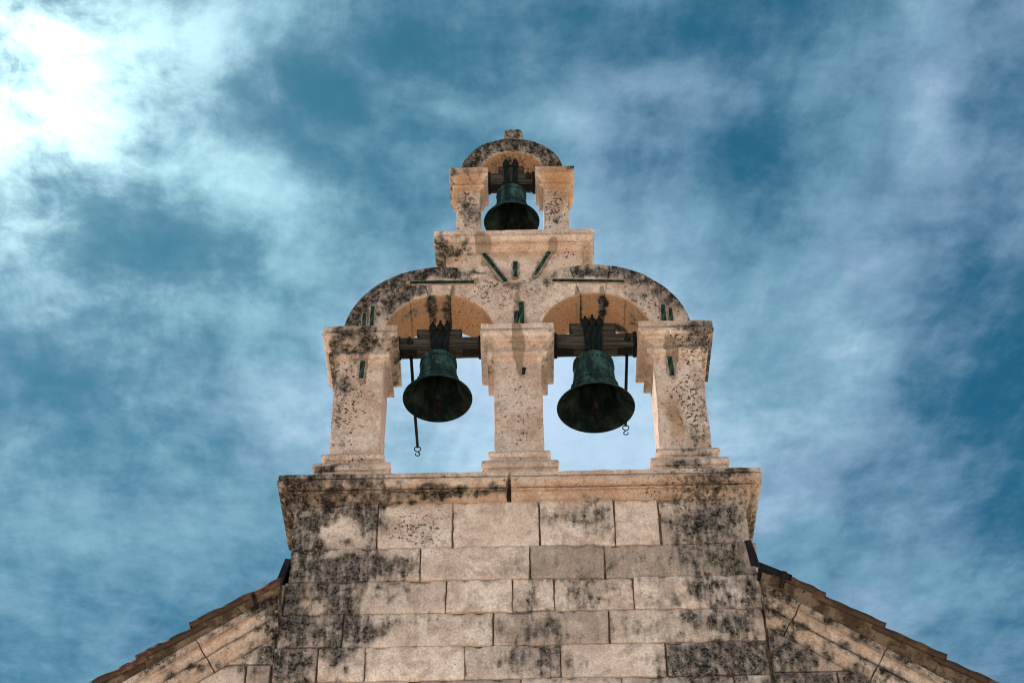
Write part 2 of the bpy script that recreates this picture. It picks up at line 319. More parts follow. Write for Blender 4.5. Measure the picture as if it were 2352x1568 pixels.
def metal_material(name, base, patina, amount, rough, metallic=0.3, scale=22.0, spec=0.05):
    m, t = new_mat(name)
    pos = t.n('ShaderNodeTexCoord').outputs['Object']
    n = t.noise(pos, scale, 6.0, 0.68, dist=0.4)
    n2 = t.noise(t.mapping(pos, scale=(1, 1, 0.25)), scale * 1.6, 5.0, 0.6)
    f = t.math('ADD', t.math('MULTIPLY', n, 0.6), t.math('MULTIPLY', n2, 0.4))
    c = t.mix(t.remap(f, 0.42, 0.64, 0.0, amount), base, patina)
    c = t.vmath('SCALE', c, t.remap(n2, 0.3, 0.7, 0.75, 1.2))
    finish(t, c, t.remap(f, 0.4, 0.65, rough, min(1.0, rough + 0.2)), f, 0.003, 0.35, metallic, spec)
    return m


M_MORTAR = mortar_material()
M_CEMENT = mortar_material('cement_repair', (0.20, 0.155, 0.115), (0.40, 0.32, 0.25))
M_WOOD = wood_material()
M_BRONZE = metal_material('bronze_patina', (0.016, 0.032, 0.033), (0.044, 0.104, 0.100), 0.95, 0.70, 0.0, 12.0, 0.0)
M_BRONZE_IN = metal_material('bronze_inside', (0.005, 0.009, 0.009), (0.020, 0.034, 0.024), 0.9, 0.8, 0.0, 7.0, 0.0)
M_IRON = metal_material('forged_iron', (0.012, 0.013, 0.013), (0.03, 0.026, 0.022), 0.8, 0.7, 0.1, 40.0)
M_STRAP = metal_material('painted_iron_strap', (0.008, 0.012, 0.013), (0.018, 0.027, 0.028), 0.9, 0.5, 0.2, 40.0)
M_RUST = metal_material('rusted_iron', (0.005, 0.004, 0.004), (0.011, 0.007, 0.006), 0.9, 0.8, 0.1, 60.0)
M_COPPER = metal_material('green_copper', (0.010, 0.024, 0.021), (0.040, 0.100, 0.085), 0.9, 0.75, 0.05, 30.0)
M_COPPER_DARK = metal_material('dark_green_copper', (0.010, 0.018, 0.015), (0.026, 0.052, 0.042), 0.9, 0.75, 0.05, 30.0)
M_LEAD = metal_material('dark_flashing', (0.016, 0.017, 0.020), (0.034, 0.036, 0.040), 0.7, 0.5, 0.3, 14.0)


def tile_material():
    m, t = new_mat('clay_tile')
    pos = t.n('ShaderNodeNewGeometry').outputs['Position']
    n = t.noise(pos, 20.0, 6.0, 0.65)
    n2 = t.noise(pos, 5.0, 4.0, 0.6)
    c = t.mix(t.remap(n, 0.38, 0.62), (0.085, 0.042, 0.027), (0.20, 0.110, 0.070))
    c = t.mix(t.remap(n2, 0.42, 0.62, 0.0, 0.85), c, (0.065, 0.048, 0.034))
    c = t.mix(t.remap(t.noise(pos, 60.0, 4.0, 0.7), 0.58, 0.68), c, (0.03, 0.026, 0.02))
    finish(t, c, 0.9, n, 0.006, 0.6, spec=0.03)
    return m


def bed_material():
    m, t = new_mat('verge_mortar')
    pos = t.n('ShaderNodeNewGeometry').outputs['Position']
    n = t.noise(pos, 9.0, 6.0, 0.65, dist=0.4)
    n2 = t.noise(pos, 30.0, 6.0, 0.7)
    c = t.mix(t.remap(n, 0.40, 0.60), (0.070, 0.050, 0.033), (0.19, 0.140, 0.095))
    c = t.mix(t.remap(n2, 0.54, 0.66), c, (0.03, 0.024, 0.017))
    finish(t, c, 0.95, n2, 0.01, 0.6, spec=0.0)
    return m


def ground_material():
    m, t = new_mat('limestone_paving')
    pos = t.n('ShaderNodeNewGeometry').outputs['Position']
    br = t.n('ShaderNodeTexBrick')
    t.put(br.inputs['Vector'], pos)
    br.inputs['Scale'].default_value = 1.0
    br.inputs['Brick Width'].default_value = 0.9
    br.inputs['Row Height'].default_value = 0.5
    br.inputs['Mortar Size'].default_value = 0.008
    br.inputs['Color1'].default_value = (0.63, 0.525, 0.43, 1)
    br.inputs['Color2'].default_value = (0.58, 0.475, 0.385, 1)
    br.inputs['Mortar'].default_value = (0.22, 0.17, 0.13, 1)
    n = t.noise(pos, 1.4, 6.0, 0.6)
    c = t.mix(t.remap(n, 0.4, 0.65, 0.0, 0.4), br.outputs['Color'], (0.50, 0.40, 0.315))
    finish(t, c, 0.75, t.math('MULTIPLY', br.outputs['Fac'], -1.0), 0.004, 0.6, spec=0.2)
    return m


M_TILE = tile_material()
M_BED = bed_material()
M_GROUND = ground_material()


# ------------------------------------------------------------------ building helpers
def world_loc(o):
    v = Vector((0, 0, 0))
    while o is not None:
        v += o.location
        o = o.parent
    return v


def empty(name, loc, parent=None):
    o = bpy.data.objects.new(name, None)
    o.empty_display_size = 0.1
    col.objects.link(o)
    o.location = Vector(loc) - (world_loc(parent) if parent else Vector((0, 0, 0)))
    o.parent = parent
    return o


def tag(o, label=None, cat=None, group=None, kind=None):
    for k, v in (('label', label), ('category', cat), ('group', group), ('kind', kind)):
        if v:
            o[k] = v
    return o


def build(name, V, Fc, mat, parent=None, wear_bounce=None, smooth=False, origin=None):
    """link vertices given in world metres as one mesh object under its parent"""
    V = np.asarray(V, dtype=float)
    c = V.mean(axis=0) if origin is None else np.asarray(origin, dtype=float)
    me = bpy.data.meshes.new(name)
    me.from_pydata((V - c).tolist(), [], Fc)
    bm = bmesh.new()
    bm.from_mesh(me)
    bmesh.ops.recalc_face_normals(bm, faces=bm.faces)
    bm.to_mesh(me)
    bm.free()
    if wear_bounce is not None:
        a = me.color_attributes.new('wear_bounce', 'FLOAT_COLOR', 'POINT')
        a.data.foreach_set('color', np.asarray(wear_bounce, dtype=np.float32).ravel())
    me.materials.append(mat)
    if smooth:
        me.polygons.foreach_set('use_smooth', [True] * len(me.polygons))
        me.update()
    o = bpy.data.objects.new(name, me)
    o.color = (random.random(), 1, 1, 1)
    col.objects.link(o)
    o.location = Vector(c) - (world_loc(parent) if parent else Vector((0, 0, 0)))
    o.parent = parent
    return o


def roughen(V, amp, freq, seed=0.0):
    out = V.copy()
    for i, p in enumerate(V):
        q = Vector(p) * freq + Vector((seed, seed * 1.7, -seed))
        d = mnoise.noise_vector(q) * 0.65 + mnoise.noise_vector(q * 2.7) * 0.35
        out[i] += np.array(d) * amp
    return out


def wear_of(V, lich=0.0, cem=0.0, och=0.0, pit=0.0, gain=1.0, shift=(0.0, 0.0)):
    # the patches have ragged outlines: shift where each point looks them up
    D = np.empty((len(V), 2))
    for i, p in enumerate(V):
        q = Vector((p[0], p[1] * 0.5, p[2]))
        a, c = mnoise.noise_vector(q * 5.0), mnoise.noise_vector(q * 17.0 + Vector((7.0, 3.0, 1.0)))
        D[i] = (a.x * 0.085 + c.x * 0.035, a.z * 0.075 + c.z * 0.035)
    x, z = V[:, 0] + D[:, 0] + shift[0], V[:, 2] + D[:, 1] + shift[1]
    W = np.zeros((len(V), 4))
    W[:, 0] = np.clip(gain * stain_sum(STAIN_L, x, z) + lich, -0.6, 0.92)
    x, z = V[:, 0] + D[:, 0] * 0.25, V[:, 2] + D[:, 1] * 0.25
    W[:, 1] = np.clip(stain_sum(STAIN_C, x, z, True) + cem, 0, 1)
    W[:, 2] = np.clip(stain_sum(STAIN_O, x, z) + och, 0, 1)
    W[:, 3] = np.clip(stain_sum(STAIN_P, x, z) + pit, 0, 1)
    return W


def params(length, step, r):
    """positions 0..1 along an edge, with a narrow ring at both ends for the worn arris"""
    c = min(r / length, 0.2)
    n = max(1, int(round(length * (1 - 2 * c) / step)))
    return [0.0] + [c + (1 - 2 * c) * i / n for i in range(n + 1)] + [1.0], c


def gridbox(us, vs, ws, f, ch=(0, 0, 0)):
    """surface of a subdivided block; f maps arrays u,v,w to x,y,z"""
    idx, pts, faces = {}, [], []
    nu, nv, nw = len(us) - 1, len(vs) - 1, len(ws) - 1

    def vid(i, j, k):
        key = (i, j, k)
        if key not in idx:
            ext = (i in (0, nu)) + (j in (0, nv)) + (k in (0, nw))
            p = [us[i], vs[j], ws[k]]
            if ext >= 2:
                for a, (q, n) in enumerate(((i, nu), (j, nv), (k, nw))):
                    if q == 0:
                        p[a] += 0.35 * ch[a]
                    elif q == n:
                        p[a] -= 0.35 * ch[a]
            idx[key] = len(pts)
            pts.append(p)
        return idx[key]

    for i in range(nu):
        for j in range(nv):
            for k in (0, nw):
                faces.append((vid(i, j, k), vid(i + 1, j, k), vid(i + 1, j + 1, k), vid(i, j + 1, k)))
        for k in range(nw):
            for j in (0, nv):
                faces.append((vid(i, j, k), vid(i + 1, j, k), vid(i + 1, j, k + 1), vid(i, j, k + 1)))
    for j in range(nv):
        for k in range(nw):
            for i in (0, nu):
                faces.append((vid(i, j, k), vid(i, j + 1, k), vid(i, j + 1, k + 1), vid(i, j, k + 1)))
    A = np.array(pts)
    x, y, z = f(A[:, 0], A[:, 1], A[:, 2])
    return np.stack([np.broadcast_to(x, len(A)), np.broadcast_to(y, len(A)), np.broadcast_to(z, len(A))], axis=1), faces


def block(name, x0, x1, y0, y1, z0, z1, mat, parent, step=0.018, r=0.006, amp=0.004, freq=9.0, depth_rows=3, skew=(0, 0), smooth=True, chips=0.0, **w):
    """a squared stone; skew moves the lower corners sideways (left, right)"""
    us, cu = params(x1 - x0, step, r)
    ws, cw = params(z1 - z0, step, r)
    cv = min(r / (y1 - y0), 0.2)
    vs = [0.0, cv] + [cv + (1 - 2 * cv) * i / depth_rows for i in range(1, depth_rows + 1)] + [1.0]

    def f(u, v, q):
        a = x0 + skew[0] * (1 - q)
        b = x1 + skew[1] * (1 - q)
        return a + (b - a) * u, y0 + (y1 - y0) * v, z0 + (z1 - z0) * q
    V, F = gridbox(us, vs, ws, f, (cu, cv, cw))
    V = roughen(V, amp, freq, random.uniform(0, 50))
    if chips:
        s = random.uniform(0, 60)
        for p in V:
            e = min(p[0] - x0 - skew[0], x1 - p[0], p[2] - z0, z1 - p[2])
            if e < 0.024 and p[1] < y0 + 0.03:
                h = mnoise.noise(Vector((p[0] * 13 + s, p[2] * 13, s))) + 0.5 * mnoise.noise(Vector((p[0] * 37 + s, p[2] * 37, s)))
                if h > 0.10:
                    p[1] += chips * min(1.0, (h - 0.10) * 2.5) * (1 - e / 0.024)
    V = roughen(V, amp * 0.45, freq * 5, random.uniform(0, 50))
    return build(name, V, F, mat, parent, wear_of(V, **w), smooth)


def resample(profile, step):
    out = [profile[0]]
    for a, b in zip(profile[:-1], profile[1:]):
        d = math.hypot(b[0] - a[0], b[1] - a[1])
        n = max(1, int(round(d / step)))
        for i in range(1, n + 1):
            out.append((a[0] + (b[0] - a[0]) * i / n, a[1] + (b[1] - a[1]) * i / n))
    return out


def arc(o0, z0, o1, z1, bulge, n=5):
    """profile points from one to the other along a bow; bulge is the sideways sag"""
    dx, dz = o1 - o0, z1 - z0
    L = math.hypot(dx, dz)
    nx, nz = dz / L, -dx / L
    return [(o0 + dx * i / n + nx * bulge * math.sin(math.pi * i / n), z0 + dz * i / n + nz * bulge * math.sin(math.pi * i / n)) for i in range(n + 1)]


def moulding(name, x0, x1, y0, y1, profile, mat, parent, open_at=None, wedge=0.0, step=0.018, pstep=0.014, amp=0.0035, freq=12.0, chip=0.012, **w):
    """a moulded course round a rectangular core; profile is (overhang, z) from top to bottom.
    open_at = 'L' or 'R' leaves the run cut square at that side, where the next stone joins"""
    prof = resample(profile, pstep)
    if open_at == 'R':
        path = [(x1, y0), (x0, y0), (x0, y1), (x1, y1)]
    elif open_at == 'L':
        path = [(x0, y1), (x1, y1), (x1, y0), (x0, y0)]
    else:
        path = [(x0, y0), (x0, y1), (x1, y1), (x1, y0)]
    closed = open_at is None
    segs = list(zip(path, path[1:] + path[:1])) if closed else list(zip(path[:-1], path[1:]))
    cx, cy = (x0 + x1) / 2, (y0 + y1) / 2
    stations = []                     # (x, y, ox, oy): point on the core and its outward direction
    for (a, b) in segs:
        L = math.hypot(b[0] - a[0], b[1] - a[1])
        front = abs(a[1] - b[1]) < 1e-6
        n = max(2, int(round(L / step)))
        for i in range(n + (0 if closed else (1 if (a, b) == segs[-1] else 0))):
            t = i / n
            x, y = a[0] + (b[0] - a[0]) * t, a[1] + (b[1] - a[1]) * t
            corner = (i == 0 or i == n)
            sx = -1 if abs(x - x0) < 1e-6 else 1
            sy = -1 if abs(y - y0) < 1e-6 else 1
            end = (open_at == 'R' and abs(x - x1) < 1e-6) or (open_at == 'L' and abs(x - x0) < 1e-6)
            if front:
                # along a long side the corner offset is blended so that the mitre stays straight
                stations.append((x, y, (sx if (corner and not end) else None, sy), a, b, t, L))
            else:
                stations.append((x, y, ((-1 if x < cx else 1), sy if corner else None), a, b, t, L))
    ztop, zbot = profile[0][1], profile[-1][1]
    V, F = [], []
    m = len(prof)
    for (x, y, (ox, oy), a, b, t, L) in stations:
        for (o, z) in prof:
            px, py = x, y
            if abs(a[1] - b[1]) < 1e-6:          # a front or rear run: stretch it towards the mitres
                py = y + oy * o
                lo, hi = (x0 - (0 if open_at == 'L' else o)), (x1 + (0 if open_at == 'R' else o))
                px = lo + (hi - lo) * (x - x0) / (x1 - x0)
            else:
                px = x + ox * o
                py = (y0 - o) + (y1 - y0 + 2 * o) * (y - y0) / (y1 - y0)
            if wedge and ((open_at == 'R' and abs(x - x1) < 1e-6)):
                px -= wedge * ((ztop - z) / (ztop - zbot)) ** 1.3
            V.append((px, py, z))
    ns = len(stations)
    for i in range(ns if closed else ns - 1):
        j = (i + 1) % ns
        for k in range(m - 1):
            F.append((i * m + k, j * m + k, j * m + k + 1, i * m + k + 1))
    F.append(tuple(i * m for i in range(ns)))
    F.append(tuple(i * m + m - 1 for i in range(ns)))
    if not closed:
        F.append(tuple(range(m)) + tuple((ns - 1) * m + k for k in reversed(range(m))))
    V = np.array(V)
    s = random.uniform(0, 40)
    # chipped arrises along the top edge
    for i in range(ns):
        for k in range(min(3, m)):
            q = V[i * m + k]
            h = mnoise.noise(Vector((q[0] * 14 + s, q[1] * 14, 3.0)))
            if h > 0.12:
                q[2] -= chip * min(1.0, (h - 0.12) * 2.2) * (1.0 if k == 0 else 0.5)
    V = roughen(V, amp, freq, s)
    V = roughen(V, amp * 0.5, freq * 5, s + 9)
    o = build(name, V, F, mat, parent, wear_of(V, **w))
    return o


# dark streaks and a painted recess shade on the undersides of the arches (x, y, radius x, radius y, amount)
SOFFIT_STAINS_AND_HOLE = [(-0.525, 0.14, 0.034, 0.12, 0.9), (-0.52, 0.28, 0.02, 0.08, 0.5), (-0.400, 0.17, 0.052, 0.13, 1.1), (-0.415, 0.30, 0.03, 0.08, 0.9), (-0.345, 0.13, 0.014, 0.05, 0.9),
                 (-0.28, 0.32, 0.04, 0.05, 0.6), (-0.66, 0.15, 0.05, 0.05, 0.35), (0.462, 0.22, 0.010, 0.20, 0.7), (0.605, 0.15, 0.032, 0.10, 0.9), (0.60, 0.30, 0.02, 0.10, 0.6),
                 (0.505, 0.345, 0.06, 0.05, 1.7), (0.72, 0.34, 0.06, 0.03, 0.8), (0.80, 0.20, 0.03, 0.06, 0.4), (0.0, 0.2, 0.05, 0.04, 0.4)]  # the strongest patch paints in the shade of an unmodelled bolt recess


def sector(name, cx, zs, r0, r1, a0, a1, y0, y1, mat, parent, step=0.018, amp=0.004, arris=0.0, **w):
    """a curved stone of an arch between two angles (degrees, from +x)"""
    L = abs(rad(a1 - a0)) * (r0 + r1) / 2
    us, cu = params(L, step, 0.005)
    ws, cw = params(r1 - r0, step, 0.006)
    vs, cv = params(y1 - y0, 0.02, 0.006)

    def f(u, v, q):
        a = np.radians(a0 + (a1 - a0) * u)
        r = r0 + (r1 - r0) * q
        return cx + r * np.cos(a), y0 + (y1 - y0) * v, zs + r * np.sin(a)
    V, F = gridbox(us, vs, ws, f, (cu, cv, cw))
    s = random.uniform(0, 50)
    V = roughen(V, amp, 10.0, s)
    V = roughen(V, amp * 0.5, 48.0, s + 3)
    W = wear_of(V, **w)
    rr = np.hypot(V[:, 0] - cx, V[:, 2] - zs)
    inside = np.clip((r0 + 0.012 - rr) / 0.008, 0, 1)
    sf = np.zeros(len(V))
    for (sx, sy, rx, ry, am) in SOFFIT_STAINS_AND_HOLE:
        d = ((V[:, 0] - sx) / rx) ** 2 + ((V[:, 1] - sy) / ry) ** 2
        sf += am * np.exp(-np.minimum(d, 40.0) ** 1.3)          # soffit ochre: stained stone with the warm ground bounce painted in
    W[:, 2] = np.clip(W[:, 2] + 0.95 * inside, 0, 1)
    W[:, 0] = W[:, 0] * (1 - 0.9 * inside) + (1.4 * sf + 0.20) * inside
    if arris:
        W[:, 0] = np.clip(W[:, 0] + arris * np.clip((rr - (r1 - 0.12)) / 0.10, 0, 1) + 0.15 * np.clip((rr - r1 + 0.03) / 0.02, 0, 1), -0.6, 1.05)
    return build(name, V, F, mat, parent, W, True)


def bar(name, a, b, width, thick, mat, parent, taper=1.0, normal=(0, -1, 0)):
    """a flat bar from a to b lying on a face with the given outward normal"""
    a, b, n = Vector(a), Vector(b), Vector(normal).normalized()
    d = (b - a).normalized()
    s = d.cross(n).normalized()
    V = []
    for t in (0.0, 0.25, 0.5, 0.75, 1.0):
        p = a.lerp(b, t)
        hw = width / 2 * (1 + (taper - 1) * t) * random.uniform(0.92, 1.08)
        V += [p - s * hw, p + s * hw, p + s * hw * 0.85 + n * thick, p - s * hw * 0.85 + n * thick]
    F = [(0, 1, 2, 3), (16, 19, 18, 17)]
    for i in range(4):
        for k in range(4):
            F.append((i * 4 + k, i * 4 + (k + 1) % 4, i * 4 + 4 + (k + 1) % 4, i * 4 + 4 + k))
    return build(name, [tuple(v) for v in V], F, mat, parent)


def box(name, x0, x1, y0, y1, z0, z1, mat, parent, ch=0.003):
    us = [0, ch / (x1 - x0), 1 - ch / (x1 - x0), 1]
    vs = [0, ch / (y1 - y0), 1 - ch / (y1 - y0), 1]
    ws = [0, ch / (z1 - z0), 1 - ch / (z1 - z0), 1]
    V, F = gridbox(us, vs, ws, lambda u, v, q: (x0 + (x1 - x0) * u, y0 + (y1 - y0) * v, z0 + (z1 - z0) * q),
                   (us[1], vs[1], ws[1]))
    return build(name, V, F, mat, parent)


def tube_mesh(points, radii, n=10, cap=True):
    V, F = [], []
    pts = [Vector(p) for p in points]
    up = Vector((0.31, 0.87, 0.2)).normalized()
    for i, p in enumerate(pts):
        d = (pts[min(i + 1, len(pts) - 1)] - pts[max(i - 1, 0)]).normalized()
        s = d.cross(up).normalized()
        t = d.cross(s)
        r = radii[i] if isinstance(radii, (list, tuple)) else radii
        for k in range(n):
            a = 2 * math.pi * k / n
            V.append(tuple(p + (s * math.cos(a) + t * math.sin(a)) * r))
    for i in range(len(pts) - 1):
        for k in range(n):
            F.append((i * n + k, i * n + (k + 1) % n, (i + 1) * n + (k + 1) % n, (i + 1) * n + k))
    if cap:
        F.append(tuple(range(n)))
        F.append(tuple((len(pts) - 1) * n + k for k in range(n)))
    return V, F


def tube(name, points, radii, mat, parent, n=10):
    V, F = tube_mesh(points, radii, n)
    return build(name, V, F, mat, parent, smooth=True)


def lathe(name, cx, cy, prof, mat, parent, n=64, origin=None):
    """prof is a list of (radius, z); closed on the axis where the radius is 0"""
    V, F = [], []
    rows = []
    for (r, z) in prof:
        if r < 1e-6:
            rows.append([len(V)])
            V.append((cx, cy, z))
        else:
            rows.append(list(range(len(V), len(V) + n)))
            for k in range(n):
                a = 2 * math.pi * k / n
                V.append((cx + r * math.cos(a), cy + r * math.sin(a), z))
    for A, B in zip(rows[:-1], rows[1:]):
        for k in range(n):
            q = [A[k % len(A)], A[(k + 1) % len(A)], B[(k + 1) % len(B)], B[k % len(B)]]
            q = list(dict.fromkeys(q))
            if len(q) >= 3:
                F.append(tuple(q))
    return build(name, V, F, mat, parent, smooth=True, origin=origin)


# ------------------------------------------------------------------ ground
me_r = 2500.0
ground = build('ground', [(-me_r, -me_r, 0), (me_r, -me_r, 0), (me_r, me_r, 0), (-me_r, me_r, 0)], [(0, 1, 2, 3)], M_GROUND)
tag(ground, 'pale warm limestone paving in front of the church', kind='structure')

# ------------------------------------------------------------------ bell gable: the stone tower
XC = 0.035
gable = empty('bell_gable', (XC, 0.225, 0.0))
tag(gable, 'weathered limestone bell gable with three arched openings above the church front', 'bell gable')

T1 = 0.45                                   # thickness of the tower
core = box('tower_wall', -1.275, 1.338, 0.022, T1, 0.0, 7.775, M_MORTAR, gable)

Z = [7.783, 7.461, 7.234, 7.016, 6.800, 6.587, 6.365, 6.14, 5.9, 5.66, 5.42]
courses = [
    (-1.288, 1.350, [-0.795, -0.361, 0.140, 0.577, 0.836]),
    (-1.289, 1.376, [-0.543, 0.083, 0.506, 1.244]),
    (-1.304, 1.371, [-0.392, -0.019, 0.212, 0.659]),
    (-1.318, 1.366, [-0.960, -0.126, 0.512]),
    (-1.330, 1.364, [-1.083, -0.830, -0.286, 0.236, 0.807]),
    (-1.330, 1.364, [-0.583, 0.020, 0.560, 1.160]),
    (-1.330, 1.364, [-0.900, -0.250, 0.350, 0.900]),
    (-1.330, 1.364, [-0.600, 0.100, 0.700]),
    (-1.330, 1.364, [-0.850, -0.200, 0.420, 0.980]),
    (-1.330, 1.364, [-0.520, 0.150, 0.760]),
]
# natural tone of each stone: 1 cream, 0.7 pinkish, 0.1 grey-brown
TONE = {(0, 0): 0.7, (0, 1): 0.75, (0, 2): 0.95, (0, 3): 0.9, (0, 4): 0.8, (0, 5): 0.4, (1, 0): 0.6, (1, 1): 0.8, (1, 2): 0.12, (1, 3): 0.18, (1, 4): 0.05,
        (2, 0): 0.6, (2, 1): 0.9, (2, 2): 1.0, (2, 3): 0.85, (2, 4): 0.95, (3, 0): 0.5, (3, 1): 0.85, (3, 2): 0.28, (3, 3): 0.6,
        (4, 0): 0.6, (4, 1): 0.85, (4, 2): 1.2, (4, 3): 0.6, (4, 4): 0.9, (4, 5): 0.4}
# how far each stone is overgrown beyond the patches (course, stone)
GREY = {(0, 0): 0.04, (0, 5): 0.24, (1, 0): 0.08, (1, 2): 0.12, (1, 3): 0.22, (1, 4): 0.35, (2, 0): 0.05, (2, 2): 0.22, (2, 3): 0.22, (2, 4): 0.16, (0, 3): 0.16, (4, 3): 0.1, (3, 0): 0.25, (3, 2): 0.06, (3, 3): 0.16,
        (4, 0): 0.12, (4, 1): 0.12, (4, 2): -0.3, (4, 5): 0.30, (0, 2): -0.2, (0, 4): -0.25, (2, 1): -0.25}
for ci, (xa, xb, joints) in enumerate(courses):
    xs = [xa] + joints + [xb]
    for bi in range(len(xs) - 1):
        g = random.choice((0.0016, 0.0025, 0.0035, 0.0055))
        gz = random.choice((0.0012, 0.002, 0.003))
        proud = random.uniform(-0.008, 0.006)
        sk = (random.uniform(-0.006, 0.006) if bi else 0.0, random.uniform(-0.006, 0.006) if bi < len(xs) - 2 else 0.0)
        blk_ = block('stone_block', xs[bi] + g, xs[bi + 1] - g, proud, 0.12 if 0 < bi < len(xs) - 2 else T1 - 0.01,
              Z[ci + 1] + gz, Z[ci] - gz, M_STONE, core, step=0.015, amp=0.003, skew=sk, chips=0.022, lich=GREY.get((ci, bi), random.uniform(-0.12, 0.08)),
              gain=random.uniform(0.65, 1.0), shift=(random.uniform(-0.03, 0.03), random.uniform(-0.02, 0.02)))
        if (ci, bi) in TONE:
            blk_.color = (TONE[(ci, bi)], 1, 1, 1)

# main cornice, two stones with an open wedge between them
CORN = ([(0.086, 7.936), (0.095, 7.930), (0.095, 7.900), (0.060, 7.898), (0.060, 7.886)] + arc(0.100, 7.885, 0.066, 7.840, -0.014)
        + [(0.032, 7.840), (0.032, 7.829), (0.064, 7.828), (0.062, 7.822)] + arc(0.060, 7.820, 0.020, 7.794, 0.012) + [(0.016, 7.788), (0.0, 7.784), (0.0, 7.780)])
cornice = empty('cornice', (XC, 0.0, 7.78), gable)
XJ = -0.022
moulding('cornice_stone', -1.288, XJ - 0.006, 0.0, T1, CORN, M_DRESSED, cornice, open_at='R', wedge=0.045, chip=0.022, och=0.03)
moulding('cornice_stone', XJ + 0.002, 1.352, 0.0, T1, CORN, M_DRESSED, cornice, open_at='L', chip=0.020, och=0.03)
box('core_stone', -0.3, 0.35, 0.05, 0.4, 7.785, 7.90, M_MORTAR, cornice)

# ------------------------------------------------------------------ lower belfry: piers, capitals, arches
YP0, YP1 = 0.06, 0.39
CAP = ([(0.070, 9.207), (0.082, 9.199), (0.082, 9.156), (0.056, 9.152), (0.056, 9.143)] + arc(0.084, 9.140, 0.070, 9.098, -0.008)
       + [(0.050, 9.096), (0.050, 9.084)] + arc(0.048, 9.080, 0.006, 9.024, 0.020) + [(0.010, 9.016), (0.036, 9.014)] + arc(0.038, 9.006, 0.032, 8.972, -0.008, 4) + [(0.006, 8.968), (0.0, 8.945)])
BASE = ([(0.004, 8.205), (0.022, 8.192)] + arc(0.030, 8.184, 0.026, 8.146, -0.010, 4) + [(0.010, 8.142), (0.010, 8.134), (0.032, 8.118), (0.036, 8.085), (0.070, 8.082)]
        + arc(0.076, 8.074, 0.076, 8.026, -0.006, 4) + [(0.062, 8.022), (0.062, 8.016), (0.072, 8.012), (0.072, 7.935)])
for (a, b) in ((-1.122, -0.815), (-0.116, 0.185), (0.893, 1.201)):
    pier = block('pier', a, b, YP0, YP1, 7.94, 8.97, M_DRESSED, gable, step=0.02, r=0.014, amp=0.005, freq=5.0, depth_rows=12, pit=0.1)
    moulding('capital', a, b, YP0, YP1, CAP, M_DRESSED, pier, step=0.016, pstep=0.010, amp=0.0025, och=0.02)
    moulding('base', a, b, YP0, YP1, BASE, M_DRESSED, pier, step=0.016, pstep=0.012, amp=0.003, pit=0.1)

YA0, YA1 = 0.055, 0.395
ZS, RI, RO = 9.178, 0.353, 0.625
CX1, CX2 = -0.4655, 0.539


def arch_pieces(parent, cx, cuts, mirror):
    for (a0, a1) in zip(cuts[:-1], cuts[1:]):
        g = 0.10
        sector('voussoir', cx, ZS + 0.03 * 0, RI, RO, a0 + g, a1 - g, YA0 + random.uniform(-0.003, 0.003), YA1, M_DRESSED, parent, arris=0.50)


arches = empty('arches', (XC, 0.225, ZS), gable)
for cxx in (CX1, CX2):
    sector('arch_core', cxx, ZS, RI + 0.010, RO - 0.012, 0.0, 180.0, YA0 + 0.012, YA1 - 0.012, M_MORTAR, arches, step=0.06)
arch_pieces(arches, CX1, [79.5, 102.5, 124.0, 180.0], False)
arch_pieces(arches, CX2, [0.0, 54.0, 78.0, 103.5], True)


def spandrel():
    """the one big stone between the two arches"""
    aj1, aj2 = rad(79.0), rad(104.0)
    xm = (CX1 + CX2) / 2
    va = math.acos((xm - 0.05 - CX1) / RO)
    segs = 70
    us = [i / segs for i in range(segs + 1)]
    ws, cw = params(0.35, 0.02, 0.006)
    vs, cv = params(YA1 - YA0, 0.04, 0.006)

    def f(u, v, q):
        bx, bz, tx, tz = (np.zeros_like(u) for _ in range(4))
        s = np.clip(u / 0.44, 0, 1)
        m = np.clip((u - 0.44) / 0.12, 0, 1)
        e = np.clip((u - 0.56) / 0.44, 0, 1)
        a = aj1 * (1 - s)
        at_ = aj1 + (va - aj1) * s
        left = u <= 0.44
        right = u >= 0.56
        bx = np.where(left, CX1 + RI * np.cos(a), 0)
        bz = np.where(left, ZS + RI * np.sin(a), ZS)
        tx = np.where(left, CX1 + RO * np.cos(at_), 0)
        tz = np.where(left, ZS + RO * np.sin(at_), 0)
        a2 = math.pi + (aj2 - math.pi) * e
        at2 = (math.pi - va) + (aj2 - (math.pi - va)) * e
        bx = np.where(right, CX2 + RI * np.cos(a2), bx)
        bz = np.where(right, ZS + RI * np.sin(a2), bz)
        tx = np.where(right, CX2 + RO * np.cos(at2), tx)
        tz = np.where(right, ZS + RO * np.sin(at2), tz)
        midm = (~left) & (~right)
        bx = np.where(midm, (CX1 + RI) + (CX2 - CX1 - 2 * RI) * m, bx)
        tx = np.where(midm, (xm - 0.05) + 0.1 * m, tx)
        zv = ZS + RO * math.sin(va)
        tz = np.where(midm, zv, tz)
        tz = np.maximum(tz, 9.632 + 0.015 * np.sin(tx * 30))
        return bx + (tx - bx) * q, YA0 + 0.001 + (YA1 - YA0) * v, bz + (tz - bz) * q
    V, F = gridbox(us, vs, ws, f, (0.0, cv, cw))
    V = roughen(V, 0.004, 9.0, 21.0)
    V = roughen(V, 0.002, 45.0, 5.0)
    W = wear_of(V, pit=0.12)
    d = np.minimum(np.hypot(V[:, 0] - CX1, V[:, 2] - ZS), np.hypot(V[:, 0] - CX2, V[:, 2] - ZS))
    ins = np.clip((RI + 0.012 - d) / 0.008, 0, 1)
    W[:, 2] = np.clip(W[:, 2] + 0.95 * ins, 0, 1)  # ochre stain and painted warm bounce on its curved underside
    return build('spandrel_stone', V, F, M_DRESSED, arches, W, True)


spandrel()

